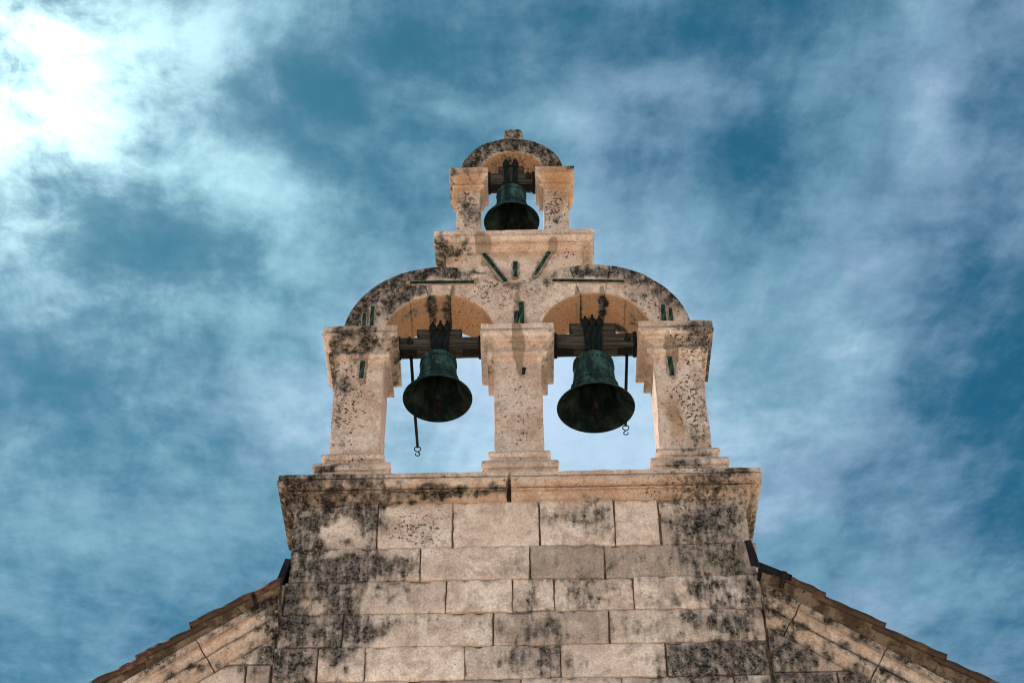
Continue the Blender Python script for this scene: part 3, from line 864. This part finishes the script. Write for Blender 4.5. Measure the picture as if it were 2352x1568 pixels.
# ------------------------------------------------------------------ upper belfry
ped = block('pedestal', -0.434, 0.488, 0.08, 0.37, 9.60, 9.945, M_DRESSED, gable, step=0.02, r=0.006, amp=0.003, depth_rows=6)
UCORN = ([(0.084, 10.086), (0.090, 10.080), (0.090, 10.048), (0.070, 10.044), (0.070, 10.038)] + arc(0.086, 10.036, 0.056, 9.998, -0.012)
         + [(0.042, 9.996), (0.042, 9.989), (0.054, 9.987)] + arc(0.052, 9.984, 0.018, 9.956, 0.008) + [(0.014, 9.950), (0.0, 9.947), (0.0, 9.942)])
moulding('cornice', -0.428, 0.478, 0.08, 0.37, UCORN, M_DRESSED, ped, step=0.016, pstep=0.011, amp=0.003, chip=0.016, och=0.03)
UCAP = ([(0.046, 10.824), (0.053, 10.818), (0.053, 10.775), (0.042, 10.771), (0.042, 10.766)] + arc(0.052, 10.764, 0.036, 10.726, -0.007, 4) + [(0.031, 10.722)]
        + arc(0.031, 10.716, 0.010, 10.682, 0.010, 4) + [(0.010, 10.676), (0.022, 10.674)] + arc(0.023, 10.670, 0.019, 10.650, -0.006, 3) + [(0.003, 10.646), (0.0, 10.632)])
YU0, YU1 = 0.125, 0.325
for (a, b) in ((-0.371, -0.204), (0.236, 0.407)):
    up = block('upper_pier', a, b, YU0, YU1, 10.082, 10.65, M_DRESSED, gable, step=0.018, r=0.010, amp=0.004, freq=8.0, depth_rows=8, pit=0.15)
    moulding('capital', a, b, YU0, YU1, UCAP, M_DRESSED, up, step=0.014, pstep=0.011, amp=0.003, och=0.16)
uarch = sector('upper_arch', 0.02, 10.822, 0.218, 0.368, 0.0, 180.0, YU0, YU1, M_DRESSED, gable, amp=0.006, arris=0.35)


def finial():
    us = [i / 8 for i in range(9)]
    ws = [i / 7 for i in range(8)]
    vs = [i / 7 for i in range(8)]

    def f(u, v, q):
        k = 0.92 + 0.16 * np.sin(np.clip(q, 0, 1) * 2.6) - 0.10 * q
        dome = 1.0 - 0.07 * (((u - 0.5) * 2) ** 2 + ((v - 0.5) * 2) ** 2) * q
        k = k * (1.0 - 0.06 * np.abs((u - 0.5) * (v - 0.5)) * 4)
        return 0.033 + (u - 0.5) * 0.140 * k, 0.225 + (v - 0.5) * 0.145 * k, 11.165 + 0.19 * q * dome
    V, F = gridbox(us, vs, ws, f, (0.10, 0.10, 0.06))
    V = roughen(V, 0.014, 17.0, 3.0)
    V = roughen(V, 0.010, 46.0, 6.0)
    return build('finial_stump', V, F, M_DRESSED, gable, wear_of(V, pit=0.8, och=0.3, lich=0.25), True)


finial()

# copper-green cramps let into the stone
YF = 0.052
CR = [
    ((-0.182, 0.074, 9.940), (-0.034, 0.048, 9.645), 0.028, 1.0), ((0.261, 0.074, 9.945), (0.158, 0.054, 9.705), 0.026, 0.8),
    ((0.031, 0.074, 9.857), (0.030, 0.062, 9.700), 0.028, 1.0),
    ((-0.668, YF, 9.653), (-0.245, YF, 9.648), 0.024, 1.0), ((0.273, YF, 9.652), (0.748, YF, 9.632), 0.022, 0.9),
    ((-0.905, YF, 9.440), (-0.908, YF, 9.230), 0.024, 1.0), ((-0.956, YF, 9.380), (-0.957, YF, 9.230), 0.022, 1.1),
    ((0.064, YF, 9.455), (0.068, YF, 9.230), 0.034, 0.8), ((0.032, YF, 9.375), (0.026, YF, 9.230), 0.024, 1.2),
    ((0.988, YF, 9.412), (0.984, YF, 9.230), 0.030, 1.1), ((1.032, YF, 9.378), (1.033, YF, 9.230), 0.020, 1.2),
    ((-0.948, 0.055, 8.960), (-0.953, 0.055, 8.814), 0.030, 0.9), ((0.998, 0.055, 8.955), (1.003, 0.055, 8.794), 0.032, 0.9),
]
for k, (a, b, wd, tp) in enumerate(CR):
    a, b = Vector(a), Vector(b)
    n = Vector((0, -1, 0))
    d = (b - a).normalized()
    s = d.cross(n).normalized()
    # the ragged cement it is bedded in
    rnd = random.Random(k)
    V = []
    N = 12
    for q in range(N + 1):
        p = a.lerp(b, -0.06 + 1.12 * q / N)
        e = 0.55 if q in (0, N) else 1.0
        l_, r_ = wd * rnd.uniform(0.75, 1.15) * e, wd * rnd.uniform(0.75, 1.15) * e
        V += [p - s * l_ - n * 0.012, p + s * r_ - n * 0.012, p + s * r_ * 0.9 + n * 0.0035, p - s * l_ * 0.9 + n * 0.0035]
    F = [(0, 1, 2, 3), (4 * N, 4 * N + 3, 4 * N + 2, 4 * N + 1)]
    for q in range(N):
        for m_ in range(4):
            F.append((q * 4 + m_, q * 4 + (m_ + 1) % 4, q * 4 + 4 + (m_ + 1) % 4, q * 4 + 4 + m_))
    cr = bar('cramp', a, b, wd * 1.1, 0.007, M_COPPER_DARK if k in (3, 4) else M_COPPER, gable, tp)
    build('cement_bed', [tuple(v) for v in V], F, M_CEMENT, cr)
bar('cramp', (0.074, 0.057, 8.882), (0.068, 0.057, 8.828), 0.024, 0.006, M_IRON, gable, 0.8)  # dark bar standing in for the shade of a hole in the pier

# ------------------------------------------------------------------ church body
church = empty('church', (XC, 0.2, 0.0))
tag(church, 'stone church gable end with raking cornices and tiled verges either side of the belfry', 'church')
SL = 0.705                                   # rise per metre of the raking cornice
CB = {-1: (1.323, 6.880), 1: (1.374, 6.893)}   # where the underside of the rake meets the tower


def rake_z(s, x):
    x0, z0 = CB[s]
    return z0 - SL * (abs(x) - x0)


XE = 3.9
gv = [(-XE, 0.03, 0), (XE, 0.03, 0), (XE, 0.03, rake_z(1, XE)), (1.36, 0.03, rake_z(1, 1.36)), (1.36, 0.03, 5.5), (-1.31, 0.03, 5.5), (-1.31, 0.03, rake_z(-1, -1.31)), (-XE, 0.03, rake_z(-1, -XE))]
gv2 = [(x, 0.45, z) for (x, y, z) in gv]
nn = len(gv)
gwall = build('gable_wall', gv + gv2, [tuple(range(nn)), tuple(range(nn, 2 * nn))] + [(i, (i + 1) % nn, nn + (i + 1) % nn, nn + i) for i in range(nn)], M_MORTAR, church)


def gable_stone(s, xa, xb, z0, z1, **w):
    """a stone under the rake: its top follows the slope where the slope cuts it"""
    us, cu = params(abs(xb - xa), 0.02, 0.006)
    ws, cw = params(z1 - z0, 0.02, 0.006)
    vs = [0.0, 0.05, 0.5, 1.0]

    def f(u, v, q):
        x = xa + (xb - xa) * u
        zt = np.minimum(z1, CB[s][1] - 0.006 - SL * (np.abs(x) - CB[s][0]))
        zt = np.maximum(zt, z0 + 0.012)
        return x, 0.002 + 0.12 * v, z0 + (zt - z0) * q
    V, F = gridbox(us, vs, ws, f, (cu, 0.02, cw))
    V = roughen(V, 0.004, 9.0, random.uniform(0, 50))
    return build('stone_block', V, F, M_STONE, gwall, wear_of(V, **w), True)


g = 0.005
gable_stone(-1, -1.323 + 0.004 - 0.25, -1.328, 6.705, 6.95)
for z1, z0, xs in ((6.695, 6.48, [-1.335, -1.470, -2.0]), (6.47, 6.25, [-1.335, -1.75, -2.2]), (6.24, 6.02, [-1.335, -1.60, -2.0, -2.52]), (6.01, 5.76, [-1.335, -1.85, -2.3, -2.9]), (5.75, 5.50, [-1.335, -1.7, -2.2, -2.75, -3.3])):
    for xa, xb in zip(xs[:-1], xs[1:]):
        lim = CB[-1][0] + (CB[-1][1] - z0) / SL - 0.02
        if abs(xa) < lim:
            gable_stone(-1, max(xb, -lim) + g, xa - g, z0, z1)
for z1, z0, xs in ((6.90, 6.605, [1.374, 1.85]), (6.595, 6.375, [1.374, 1.72, 2.3]), (6.365, 6.15, [1.374, 1.95, 2.45]), (6.14, 5.92, [1.374, 1.7, 2.3, 2.8]), (5.91, 5.68, [1.374, 1.9, 2.45, 3.1]), (5.67, 5.43, [1.374, 1.65, 2.2, 2.8, 3.45])):
    for xa, xb in zip(xs[:-1], xs[1:]):
        lim = CB[1][0] + (CB[1][1] - z0) / SL - 0.02
        if xa < lim:
            gable_stone(1, xa + g, min(xb, lim) - g, z0, z1, lich=0.2)

# raking cornices: (overhang, height above the underside), measured square to the slope
RK = ([(0.100, 0.172), (0.104, 0.166), (0.104, 0.140), (0.080, 0.136), (0.080, 0.130)] + arc(0.088, 0.128, 0.052, 0.084, 0.016)
      + [(0.036, 0.080), (0.036, 0.070), (0.056, 0.067)] + arc(0.056, 0.064, 0.020, 0.026, -0.008) + [(0.018, 0.020), (0.018, 0.004), (0.0, 0.0)])
SA = math.atan(SL)


def against_tower(V, s):
    """cut what runs up the slope plumb where it meets the side of the tower"""
    edge = 1.312 if s < 0 else 1.372
    ax = np.abs(V[:, 0])
    short = np.clip(edge - ax, 0, None)
    V[:, 0] = s * (ax + short)
    V[:, 2] -= SL * short
    return V


def rake_stone(s, xa, xb, parent, **w):
    prof = resample([(0.0, 0.172)] + RK, 0.012)
    L = (abs(xb) - abs(xa)) / math.cos(SA)
    n = max(2, int(L / 0.02))
    V, F = [], []
    m = len(prof)
    x0, z0 = xa, rake_z(s, xa)
    for i in range(n + 1):
        d = L * i / n
        for (o, h) in prof:
            V.append((x0 + s * (d * math.cos(SA) + h * math.sin(SA)), -o, z0 - d * math.sin(SA) + h * math.cos(SA)))
    # back face
    base = len(V)
    for i in range(n + 1):
        d = L * i / n
        for h in (0.172, 0.0):
            V.append((x0 + s * (d * math.cos(SA) + h * math.sin(SA)), 0.30, z0 - d * math.sin(SA) + h * math.cos(SA)))
    for i in range(n):
        for k in range(m - 1):
            F.append((i * m + k, (i + 1) * m + k, (i + 1) * m + k + 1, i * m + k + 1))
        b0, b1 = base + 2 * i, base + 2 * i + 2
        F.append((b0, b0 + 1, b1 + 1, b1))
        F.append((i * m, b0, b1, (i + 1) * m))
        F.append((i * m + m - 1, (i + 1) * m + m - 1, b1 + 1, b0 + 1))
    F.append(tuple(range(m)) + (base + 1, base))
    F.append(tuple(n * m + k for k in range(m)) + (base + 2 * n + 1, base + 2 * n))
    V = against_tower(np.array(V), s)
    V = roughen(V, 0.004, 10.0, random.uniform(0, 50))
    V = roughen(V, 0.002, 50.0, random.uniform(0, 50))
    W = wear_of(V, **w)
    # the weathered top fillet is grey
    hgt = (V[:, 2] - (CB[s][1] - SL * (np.abs(V[:, 0]) - CB[s][0]))) * math.cos(SA)
    W[:, 0] = np.clip(W[:, 0] + 0.45 * np.clip((hgt - 0.132) / 0.01, 0, 1) + 0.35 * np.exp(-((hgt - 0.07) / 0.018) ** 2), -0.5, 1.3)
    return build('cornice_stone', V, F, M_DRESSED, parent, W)


for s, cuts, lz in ((-1, [-1.230, -1.640, -2.42, -3.2, -3.9], 0.0), (1, [1.280, 1.464, 1.888, 2.50, 3.2, 3.9], 0.22)):
    rk = empty('raking_cornice', (s * 2.4, 0, rake_z(s, 2.4)), church)
    for xa, xb in zip(cuts[:-1], cuts[1:]):
        rake_stone(s, xa + s * 0.003, xb - s * 0.003, rk, och=0.15, lich=lz, pit=0.1)


# roof and its verge of overlapping clay tiles bedded in mortar
def roof_slope(s):
    x0, x1 = 0.0, XE + 0.15
    V, F = [], []
    ny, nx = 90, 2
    for i in range(nx + 1):
        x = s * (x0 + (x1 - x0) * i / nx)
        for j in range(ny + 1):
            y = (0.46 if abs(x) < 1.4 else 0.05) + (9.0) * j / ny
            z = rake_z(s, x) + 0.27 + 0.035 * abs(math.sin(y * math.pi / 0.2))
            V.append((x, y, z))
    for i in range(nx):
        for j in range(ny):
            a = i * (ny + 1) + j
            F.append((a, a + 1, a + ny + 2, a + ny + 1))
    n0 = len(V)
    V2 = [(x, y, z - 0.09) for (x, y, z) in V]
    F2 = [tuple(n0 + k for k in f) for f in F]
    rim = []
    for j in range(ny):
        for a in (j, nx * (ny + 1) + j):
            rim.append((a, a + 1, n0 + a + 1, n0 + a))
    for i in range(nx):
        for a in (i * (ny + 1), i * (ny + 1) + ny):
            rim.append((a, a + ny + 1, n0 + a + ny + 1, n0 + a))
    return build('roof_slope', V + V2, F + F2 + rim, M_TILE, church)


def verge(s, ends, roof, base_h):
    """ends: lower ends of the tiles, from the tower down"""
    tilt = 0.085
    for i in range(len(ends) - 1):
        xa, xb = abs(ends[i]), abs(ends[i + 1])
        n = 14
        # tile: a shallow barrel, its upper end tucked under the tile above
        V, F = [], []
        ring = []
        pr = [(-0.114, 0.000), (-0.113, 0.022), (-0.104, 0.036), (-0.09, 0.056), (-0.04, 0.060), (0.01, 0.052), (0.05, 0.03)]
        low = [(0.05, 0.012), (0.0, 0.034), (-0.05, 0.042), (-0.08, 0.036), (-0.098, 0.018), (-0.101, 0.0)]
        loop = pr + low
        L0 = (xb - xa) / math.cos(SA) + (0.05 if i else 0.0)
        for k in range(n + 1):
            d = L0 * k / n
            lift = 0.010 + tilt * d * 0.9
            xs_ = xb - (L0 - d) * math.cos(SA)
            for (y, h) in loop:
                hh = base_h + lift + h * (1 + 0.05 * math.sin(k * 1.3 + i))
                V.append((s * (xs_ + hh * math.sin(SA)), y, rake_z(s, xs_) + hh * math.cos(SA)))
        m = len(loop)
        for k in range(n):
            for q in range(m):
                F.append((k * m + q, k * m + (q + 1) % m, (k + 1) * m + (q + 1) % m, (k + 1) * m + q))
        F.append(tuple(range(m)))
        F.append(tuple(n * m + q for q in range(m)))
        V = roughen(against_tower(np.array(V), s), 0.004, 6.0, i * 3.0 + s)
        V = roughen(V, 0.003, 45.0, i * 5.0 + s)
        build('verge_tile', V, F, M_TILE, roof)
        # mortar bedding below the tile, a little behind its edge
        V, F = [], []
        lp = [(-0.088, 0.168), (-0.100, 0.19), (-0.106, base_h + 0.004), (-0.100, base_h + 0.022), (0.04, base_h + 0.022), (0.04, 0.168)]
        m = len(lp)
        LL = (xb - xa) / math.cos(SA)
        nb = 16
        for k in range(nb + 1):
            d = LL * k / nb
            xs_ = xb - (LL - d) * math.cos(SA) - 0.012
            for (y, h) in lp:
                hh = h + (tilt * d * 0.9 if h > 0.19 else 0.0)
                V.append((s * (xs_ + hh * math.sin(SA)), y, rake_z(s, xs_) + hh * math.cos(SA)))
        for k in range(nb):
            for q in range(m):
                F.append((k * m + q, k * m + (q + 1) % m, (k + 1) * m + (q + 1) % m, (k + 1) * m + q))
        F.append(tuple(range(m)))
        F.append(tuple(nb * m + q for q in range(m)))
        V = roughen(against_tower(np.array(V), s), 0.007, 14.0, i * 7.0 + s)
        build('mortar_bed', V, F, M_BED, roof)


rl = roof_slope(-1)
rr_ = roof_slope(1)
verge(-1, [-1.16, -1.62, -1.895, -2.17, -2.45, -2.73, -3.01, -3.29, -3.57, -3.85], rl, 0.194)
verge(1, [1.22, 1.530, 1.825, 2.12, 2.415, 2.71, 3.0, 3.29, 3.58, 3.87], rr_, 0.226)


def slab(name, pts, y0, y1, mat, parent):
    n = len(pts)
    V = [(x, y0, z) for (x, z) in pts] + [(x, y1, z) for (x, z) in pts]
    F = [tuple(range(n)), tuple(range(n, 2 * n))] + [(i, (i + 1) % n, n + (i + 1) % n, n + i) for i in range(n)]
    return build(name, V, F, mat, parent)


slab('flashing', [(-1.312, 7.396), (-1.282, 7.390), (-1.318, 7.223), (-1.356, 7.223)], -0.006, 0.40, M_LEAD, church)
slab('flashing', [(1.312, 7.468), (1.350, 7.472), (1.382, 7.298), (1.332, 7.288)], -0.006, 0.40, M_LEAD, church)
for (xa, xb, za, zb) in ((-1.352, -1.300, 7.02, 7.225), (1.335, 1.385, 7.03, 7.292)):
    block('mortar_fillet', xa, xb, 0.004, 0.34, za, zb, M_DRESSED, church, step=0.02, r=0.012, amp=0.006, freq=14.0, cem=0.2)
fl = slab('verge_flashing', [(1.360, 7.232), (1.532, 7.140), (1.522, 7.106), (1.354, 7.188)], -0.125, 0.30, M_LEAD, church)
bar('bracket', (1.492, -0.127, 7.160), (1.462, -0.118, 7.06), 0.030, 0.008, M_IRON, fl, 0.9)
br2 = bar('bracket', (-1.452, -0.118, 7.075), (-1.425, -0.108, 6.985), 0.020, 0.008, M_IRON, rl, 1.0)


# ------------------------------------------------------------------ bells
def bell(cx, zm, R, zb0, zb1, bx0, bx1, blk, zblk, straps, label, rod, bolt_x, tilt=0.0, emblem=False, nut_z=0.0, crown_z=None):
    """a bell with its wooden headstock, straps, clapper and pull lever; all of it swings together"""
    Y = 0.225
    yb0, yb1 = 0.166, 0.284
    root = empty('church_bell', (cx, Y, (zb0 + zb1) / 2))
    tag(root, label, 'bell', 'bronze bells in the bell gable')
    H = crown_z - zm
    # outer and inner skin
    out = [(0.0, 1.0), (0.20, 0.998), (0.34, 0.985), (0.43, 0.962), (0.485, 0.925), (0.505, 0.893), (0.532, 0.886), (0.534, 0.868), (0.512, 0.860), (0.515, 0.845), (0.528, 0.840), (0.528, 0.830), (0.514, 0.826), (0.52, 0.76),
           (0.528, 0.70), (0.540, 0.60), (0.556, 0.50), (0.578, 0.42), (0.598, 0.345), (0.624, 0.338), (0.630, 0.318), (0.618, 0.312), (0.622, 0.300), (0.642, 0.294), (0.646, 0.280), (0.668, 0.24),
           (0.72, 0.175), (0.79, 0.11), (0.815, 0.10), (0.83, 0.085), (0.90, 0.045), (0.965, 0.012), (0.992, 0.0)]
    inn = [(1.0, -0.006), (0.985, -0.012), (0.95, -0.004), (0.90, 0.018), (0.82, 0.065), (0.74, 0.115), (0.66, 0.19), (0.59, 0.28), (0.545, 0.38), (0.51, 0.50), (0.49, 0.65), (0.475, 0.80), (0.44, 0.88), (0.30, 0.925), (0.0, 0.935)]
    sh = lathe('bell_shell', cx, Y, [(r * R, zm + z * H) for (r, z) in out + inn[:2]], M_BRONZE, root)
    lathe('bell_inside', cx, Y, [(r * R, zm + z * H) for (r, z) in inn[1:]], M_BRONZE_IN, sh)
    # cast lettering round the waist: small raised marks, too worn to read
    rnd = random.Random(int(cx * 1000) + 5)
    for (dz, rr_f, hh, ang) in ((0.79, 0.524, 0.018, 0.20), (0.375, 0.602, 0.016, 0.17)):
        V, F = [], []
        a0 = 0.0
        while a0 < 2 * math.pi - 0.1:
            wdt = ang * rnd.uniform(0.35, 0.7)
            z0, z1 = zm + dz * H - hh * rnd.uniform(0.3, 0.5), zm + dz * H + hh * rnd.uniform(0.3, 0.5)
            n0 = len(V)
            for (aa, zz_, dr) in ((a0, z0, -0.002), (a0 + wdt, z0, -0.002), (a0 + wdt, z1, -0.002), (a0, z1, -0.002), (a0, z0, 0.005), (a0 + wdt, z0, 0.005), (a0 + wdt, z1, 0.005), (a0, z1, 0.005)):
                V.append((cx + (R * rr_f + dr) * math.cos(aa), Y + (R * rr_f + dr) * math.sin(aa), zz_))
            F += [tuple(n0 + q for q in f_) for f_ in ((4, 5, 6, 7), (0, 1, 5, 4), (1, 2, 6, 5), (2, 3, 7, 6), (3, 0, 4, 7))]
            a0 += ang * rnd.uniform(0.8, 1.15)
        build('lettering', V, F, M_BRONZE, sh)
    if emblem:
        # small cast relief on the waist
        for (dx, dz, wr, hr) in ((0.0, 0.60, 0.020, 0.026), (0.0, 0.68, 0.011, 0.012), (-0.030, 0.72, 0.006, 0.012), (-0.010, 0.74, 0.006, 0.012), (0.010, 0.74, 0.006, 0.012), (0.030, 0.72, 0.006, 0.012)):
            rr = R * 0.535
            zc_ = zm + dz * H
            yy = Y - math.sqrt(max(rr * rr - dx * dx, 0)) + 0.002
            V, F = [], []
            for k in range(12):
                a = 2 * math.pi * k / 12
                V.append((cx + dx + wr * math.cos(a), yy, zc_ + hr * math.sin(a)))
            for k in range(12):
                a = 2 * math.pi * k / 12
                V.append((cx + dx + wr * 0.7 * math.cos(a), yy - 0.006, zc_ + hr * 0.7 * math.sin(a)))
            F = [(k, (k + 1) % 12, 12 + (k + 1) % 12, 12 + k) for k in range(12)] + [tuple(range(12, 24))]
            build('relief', V, F, M_BRONZE, sh)
    # crown loops
    for (dx, dy) in ((-0.05, 0.0), (0.05, 0.0), (0.0, -0.05), (0.0, 0.05)):
        k = R / 0.25
        tube('crown_loop', [(cx + dx * k * 1.2, Y + dy * k * 1.2, crown_z - 0.02), (cx + dx * k * 1.15, Y + dy * k * 1.15, crown_z + 0.03), (cx + dx * k * 0.4, Y + dy * k * 0.4, zb0 + 0.004)], 0.014 * k + 0.003, M_BRONZE, sh, 8)
    # headstock
    us, cu = params(bx1 - bx0, 0.05, 0.004)
    ws, cw = params(zb1 - zb0, 0.03, 0.004)
    vs, cv = params(yb1 - yb0, 0.03, 0.004)
    V, F = gridbox(us, vs, ws, lambda u, v, q: (bx0 + (bx1 - bx0) * u, yb0 + (yb1 - yb0) * v, zb0 + (zb1 - zb0) * q), (cu, cv, cw))
    V = roughen(V, 0.004, 6.0, cx * 9)
    hs = build('headstock', V, F, M_WOOD, root)
    (ta, tb, ba, bb) = blk

    def fb(u, v, q):
        a = ba + (ta - ba) * q
        b = bb + (tb - bb) * q
        return a + (b - a) * u, yb0 + 0.004 + (yb1 - yb0 - 0.006) * v, zb1 + 0.001 + (zblk - zb1) * q
    V, F = gridbox([0, 0.03, 0.3, 0.6, 0.97, 1], [0, 0.05, 0.5, 0.95, 1], [0, 0.06, 0.5, 0.94, 1], fb, (0.02, 0.03, 0.03))
    V = roughen(V, 0.003, 9.0, cx * 5)
    build('headstock_block', V, F, M_WOOD, hs)
    for (a, b) in ((bx0 - 0.002, bx0 + 0.020), (bx1 - 0.024, bx1 + 0.002)):
        box('end_band', a, b, yb0 - 0.006, yb1 + 0.006, zb0 - 0.006, zb1 + 0.006, M_IRON, hs)
    for (a, b) in ((bx0 + 0.025, bx0 + 0.125), (bx1 - 0.125, bx1 - 0.028)):
        box('gudgeon_plate', a, b, Y - 0.028, Y + 0.028, zb0 - 0.012, zb0 + 0.01, M_IRON, hs)
    for (a, b) in ((bx0 - 0.085, bx0 + 0.02), (bx1 - 0.02, bx1 + 0.085)):
        tube('gudgeon', [(a, Y, (zb0 + zb1) / 2), (b, Y, (zb0 + zb1) / 2)], 0.014, M_IRON, hs)
    # straps with their nuts
    zt = zblk + nut_z
    mx = sum(straps) / len(straps)
    for k, x in enumerate(straps):
        xb = x + (mx - x) * 0.22
        st = bar('strap', (xb, yb0 - 0.003, zb0 - 0.052), (x, yb0 - 0.003, zt - 0.030), 0.036 if len(straps) == 3 else 0.036, 0.014, M_STRAP, root)
        bar('strap', (xb, yb1 + 0.003, zb0 - 0.052), (x, yb1 + 0.003, zt - 0.030), 0.031, 0.013, M_STRAP, root, normal=(0, 1, 0))
        up = 0.012 if k == 1 and len(straps) == 3 else 0.0
        lathe('nut', x, yb0 - 0.010, [(0.0, zt - 0.055), (0.022, zt - 0.054), (0.025, zt - 0.022), (0.021, zt - 0.004), (0.012, zt + 0.002), (0.009, zt + 0.004), (0.008, zt + 0.026 + up), (0.0, zt + 0.032 + up)], M_IRON, st, 8)
    box('strap_plate', min(straps) - 0.014, max(straps) + 0.014, yb0 - 0.012, yb1 + 0.012, zt - 0.040, zt - 0.031, M_IRON, root)
    box('hanger', mx - 0.055, mx + 0.055, yb0 - 0.004, yb1 + 0.004, zb0 - 0.045, zb0 - 0.004, M_IRON, root)
    # bolt through the beam that carries the pull lever
    zc2 = (zb0 + zb1) / 2
    bx = bolt_x
    V = []
    for (y, r) in ((yb0 + 0.004, 0.021), (yb0 - 0.010, 0.020), (yb0 - 0.018, 0.008)):
        for k in range(8):
            a = 2 * math.pi * k / 8
            V.append((bx + r * math.cos(a), y, zc2 - 0.006 + r * math.sin(a)))
    F = [(i * 8 + k, i * 8 + (k + 1) % 8, i * 8 + 8 + (k + 1) % 8, i * 8 + 8 + k) for i in range(2) for k in range(8)] + [tuple(range(16, 24))]
    build('bolt', V, F, M_IRON, hs)
    tube('bolt', [(bx - 0.004, yb0 - 0.010, zc2 - 0.004), (bx - 0.004, yb0 - 0.012, zc2 + 0.035)], [0.012, 0.007], M_IRON, hs, 8)
    # pull lever and its hook
    if rod:
        (xa, ya, za), (xb, yb, zb) = rod
        lv = tube('lever', [(xa, ya, za), ((xa + xb) / 2 - 0.002, (ya + yb) / 2, (za + zb) / 2), (xb, yb, zb)], [0.0105, 0.011, 0.009], M_IRON, root)
        s = 1 if rod[0][0] > 0 else -1
        ctrl = [(0.013, -0.050), (0.010, -0.064), (-0.002, -0.070), (-0.014, -0.062), (-0.015, -0.050), (-0.004, -0.038), (0.010, -0.028), (0.020, -0.014), (0.016, 0.004),
                (0.002, 0.010), (-0.013, 0.005), (-0.020, -0.012), (-0.011, -0.026), (0.0, -0.034)]
        pts = []
        for k in range(len(ctrl) - 1):
            p0, p1, p2, p3 = (ctrl[max(0, min(len(ctrl) - 1, k + q))] for q in (-1, 0, 1, 2))
            for m_ in range(4):
                u = m_ / 4
                q = [0.5 * (2 * p1[a] + (p2[a] - p0[a]) * u + (2 * p0[a] - 5 * p1[a] + 4 * p2[a] - p3[a]) * u * u + (3 * p1[a] - p0[a] - 3 * p2[a] + p3[a]) * u ** 3) for a in (0, 1)]
                pts.append((xb + q[0] * s, yb - 0.004 + 0.004 * k / len(ctrl), zb - 0.004 + q[1]))
        tube('hook', pts, 0.0036, M_IRON, lv, 8)
    # clapper
    cl_ = tube('clapper', [(cx, Y, crown_z - 0.05), (cx + 0.002, Y, zm + 0.04), (cx + 0.003, Y, zm - 0.03)], [0.011, 0.014, 0.017], M_IRON, root, 12)
    k = R / 0.2475
    lathe('clapper_ball', cx + 0.003, Y, [(0.0, zm - 0.015 * k), (0.022 * k, zm - 0.022 * k), (0.032 * k, zm - 0.045 * k), (0.030 * k, zm - 0.062 * k), (0.018 * k, zm - 0.08 * k), (0.014 * k, zm - 0.115 * k), (0.017 * k, zm - 0.14 * k), (0.010 * k, zm - 0.15 * k), (0.0, zm - 0.15 * k)], M_RUST, cl_, 20)
    root.rotation_euler = (rad(tilt), 0, 0)
    return root


bell(-0.4775, 8.772, 0.2215, 9.181, 9.264, -0.745, -0.196, (-0.624, -0.325, -0.597, -0.339), 9.340, (-0.517, -0.467, -0.421),
     'smaller lower bell with a cast emblem, in the left arch with a long hook lever',
     ((-0.660, 0.262, 9.19), (-0.613, 0.500, 8.605)), -0.661, tilt=-2.0, emblem=True, nut_z=0.025, crown_z=9.135)
bell(0.5225, 8.688, 0.2475, 9.174, 9.275, 0.274, 0.810, (0.376, 0.686, 0.400, 0.666), 9.372, (0.482, 0.529, 0.575),
     'largest green bronze bell hanging in the right lower arch',
     ((0.748, 0.262, 9.19), (0.724, 0.500, 8.762)), 0.749, nut_z=0.020, crown_z=9.105)
bell(0.012, 10.413, 0.195, 10.773, 10.863, -0.154, 0.188, (-0.079, 0.108, -0.056, 0.082), 10.938, (-0.0215, 0.0445),
     'small bronze bell in the topmost arch above the upper cornice',
     ((0.095, 0.262, 10.78), (0.100, 0.50, 10.35)), 0.136, nut_z=0.03, crown_z=10.735)
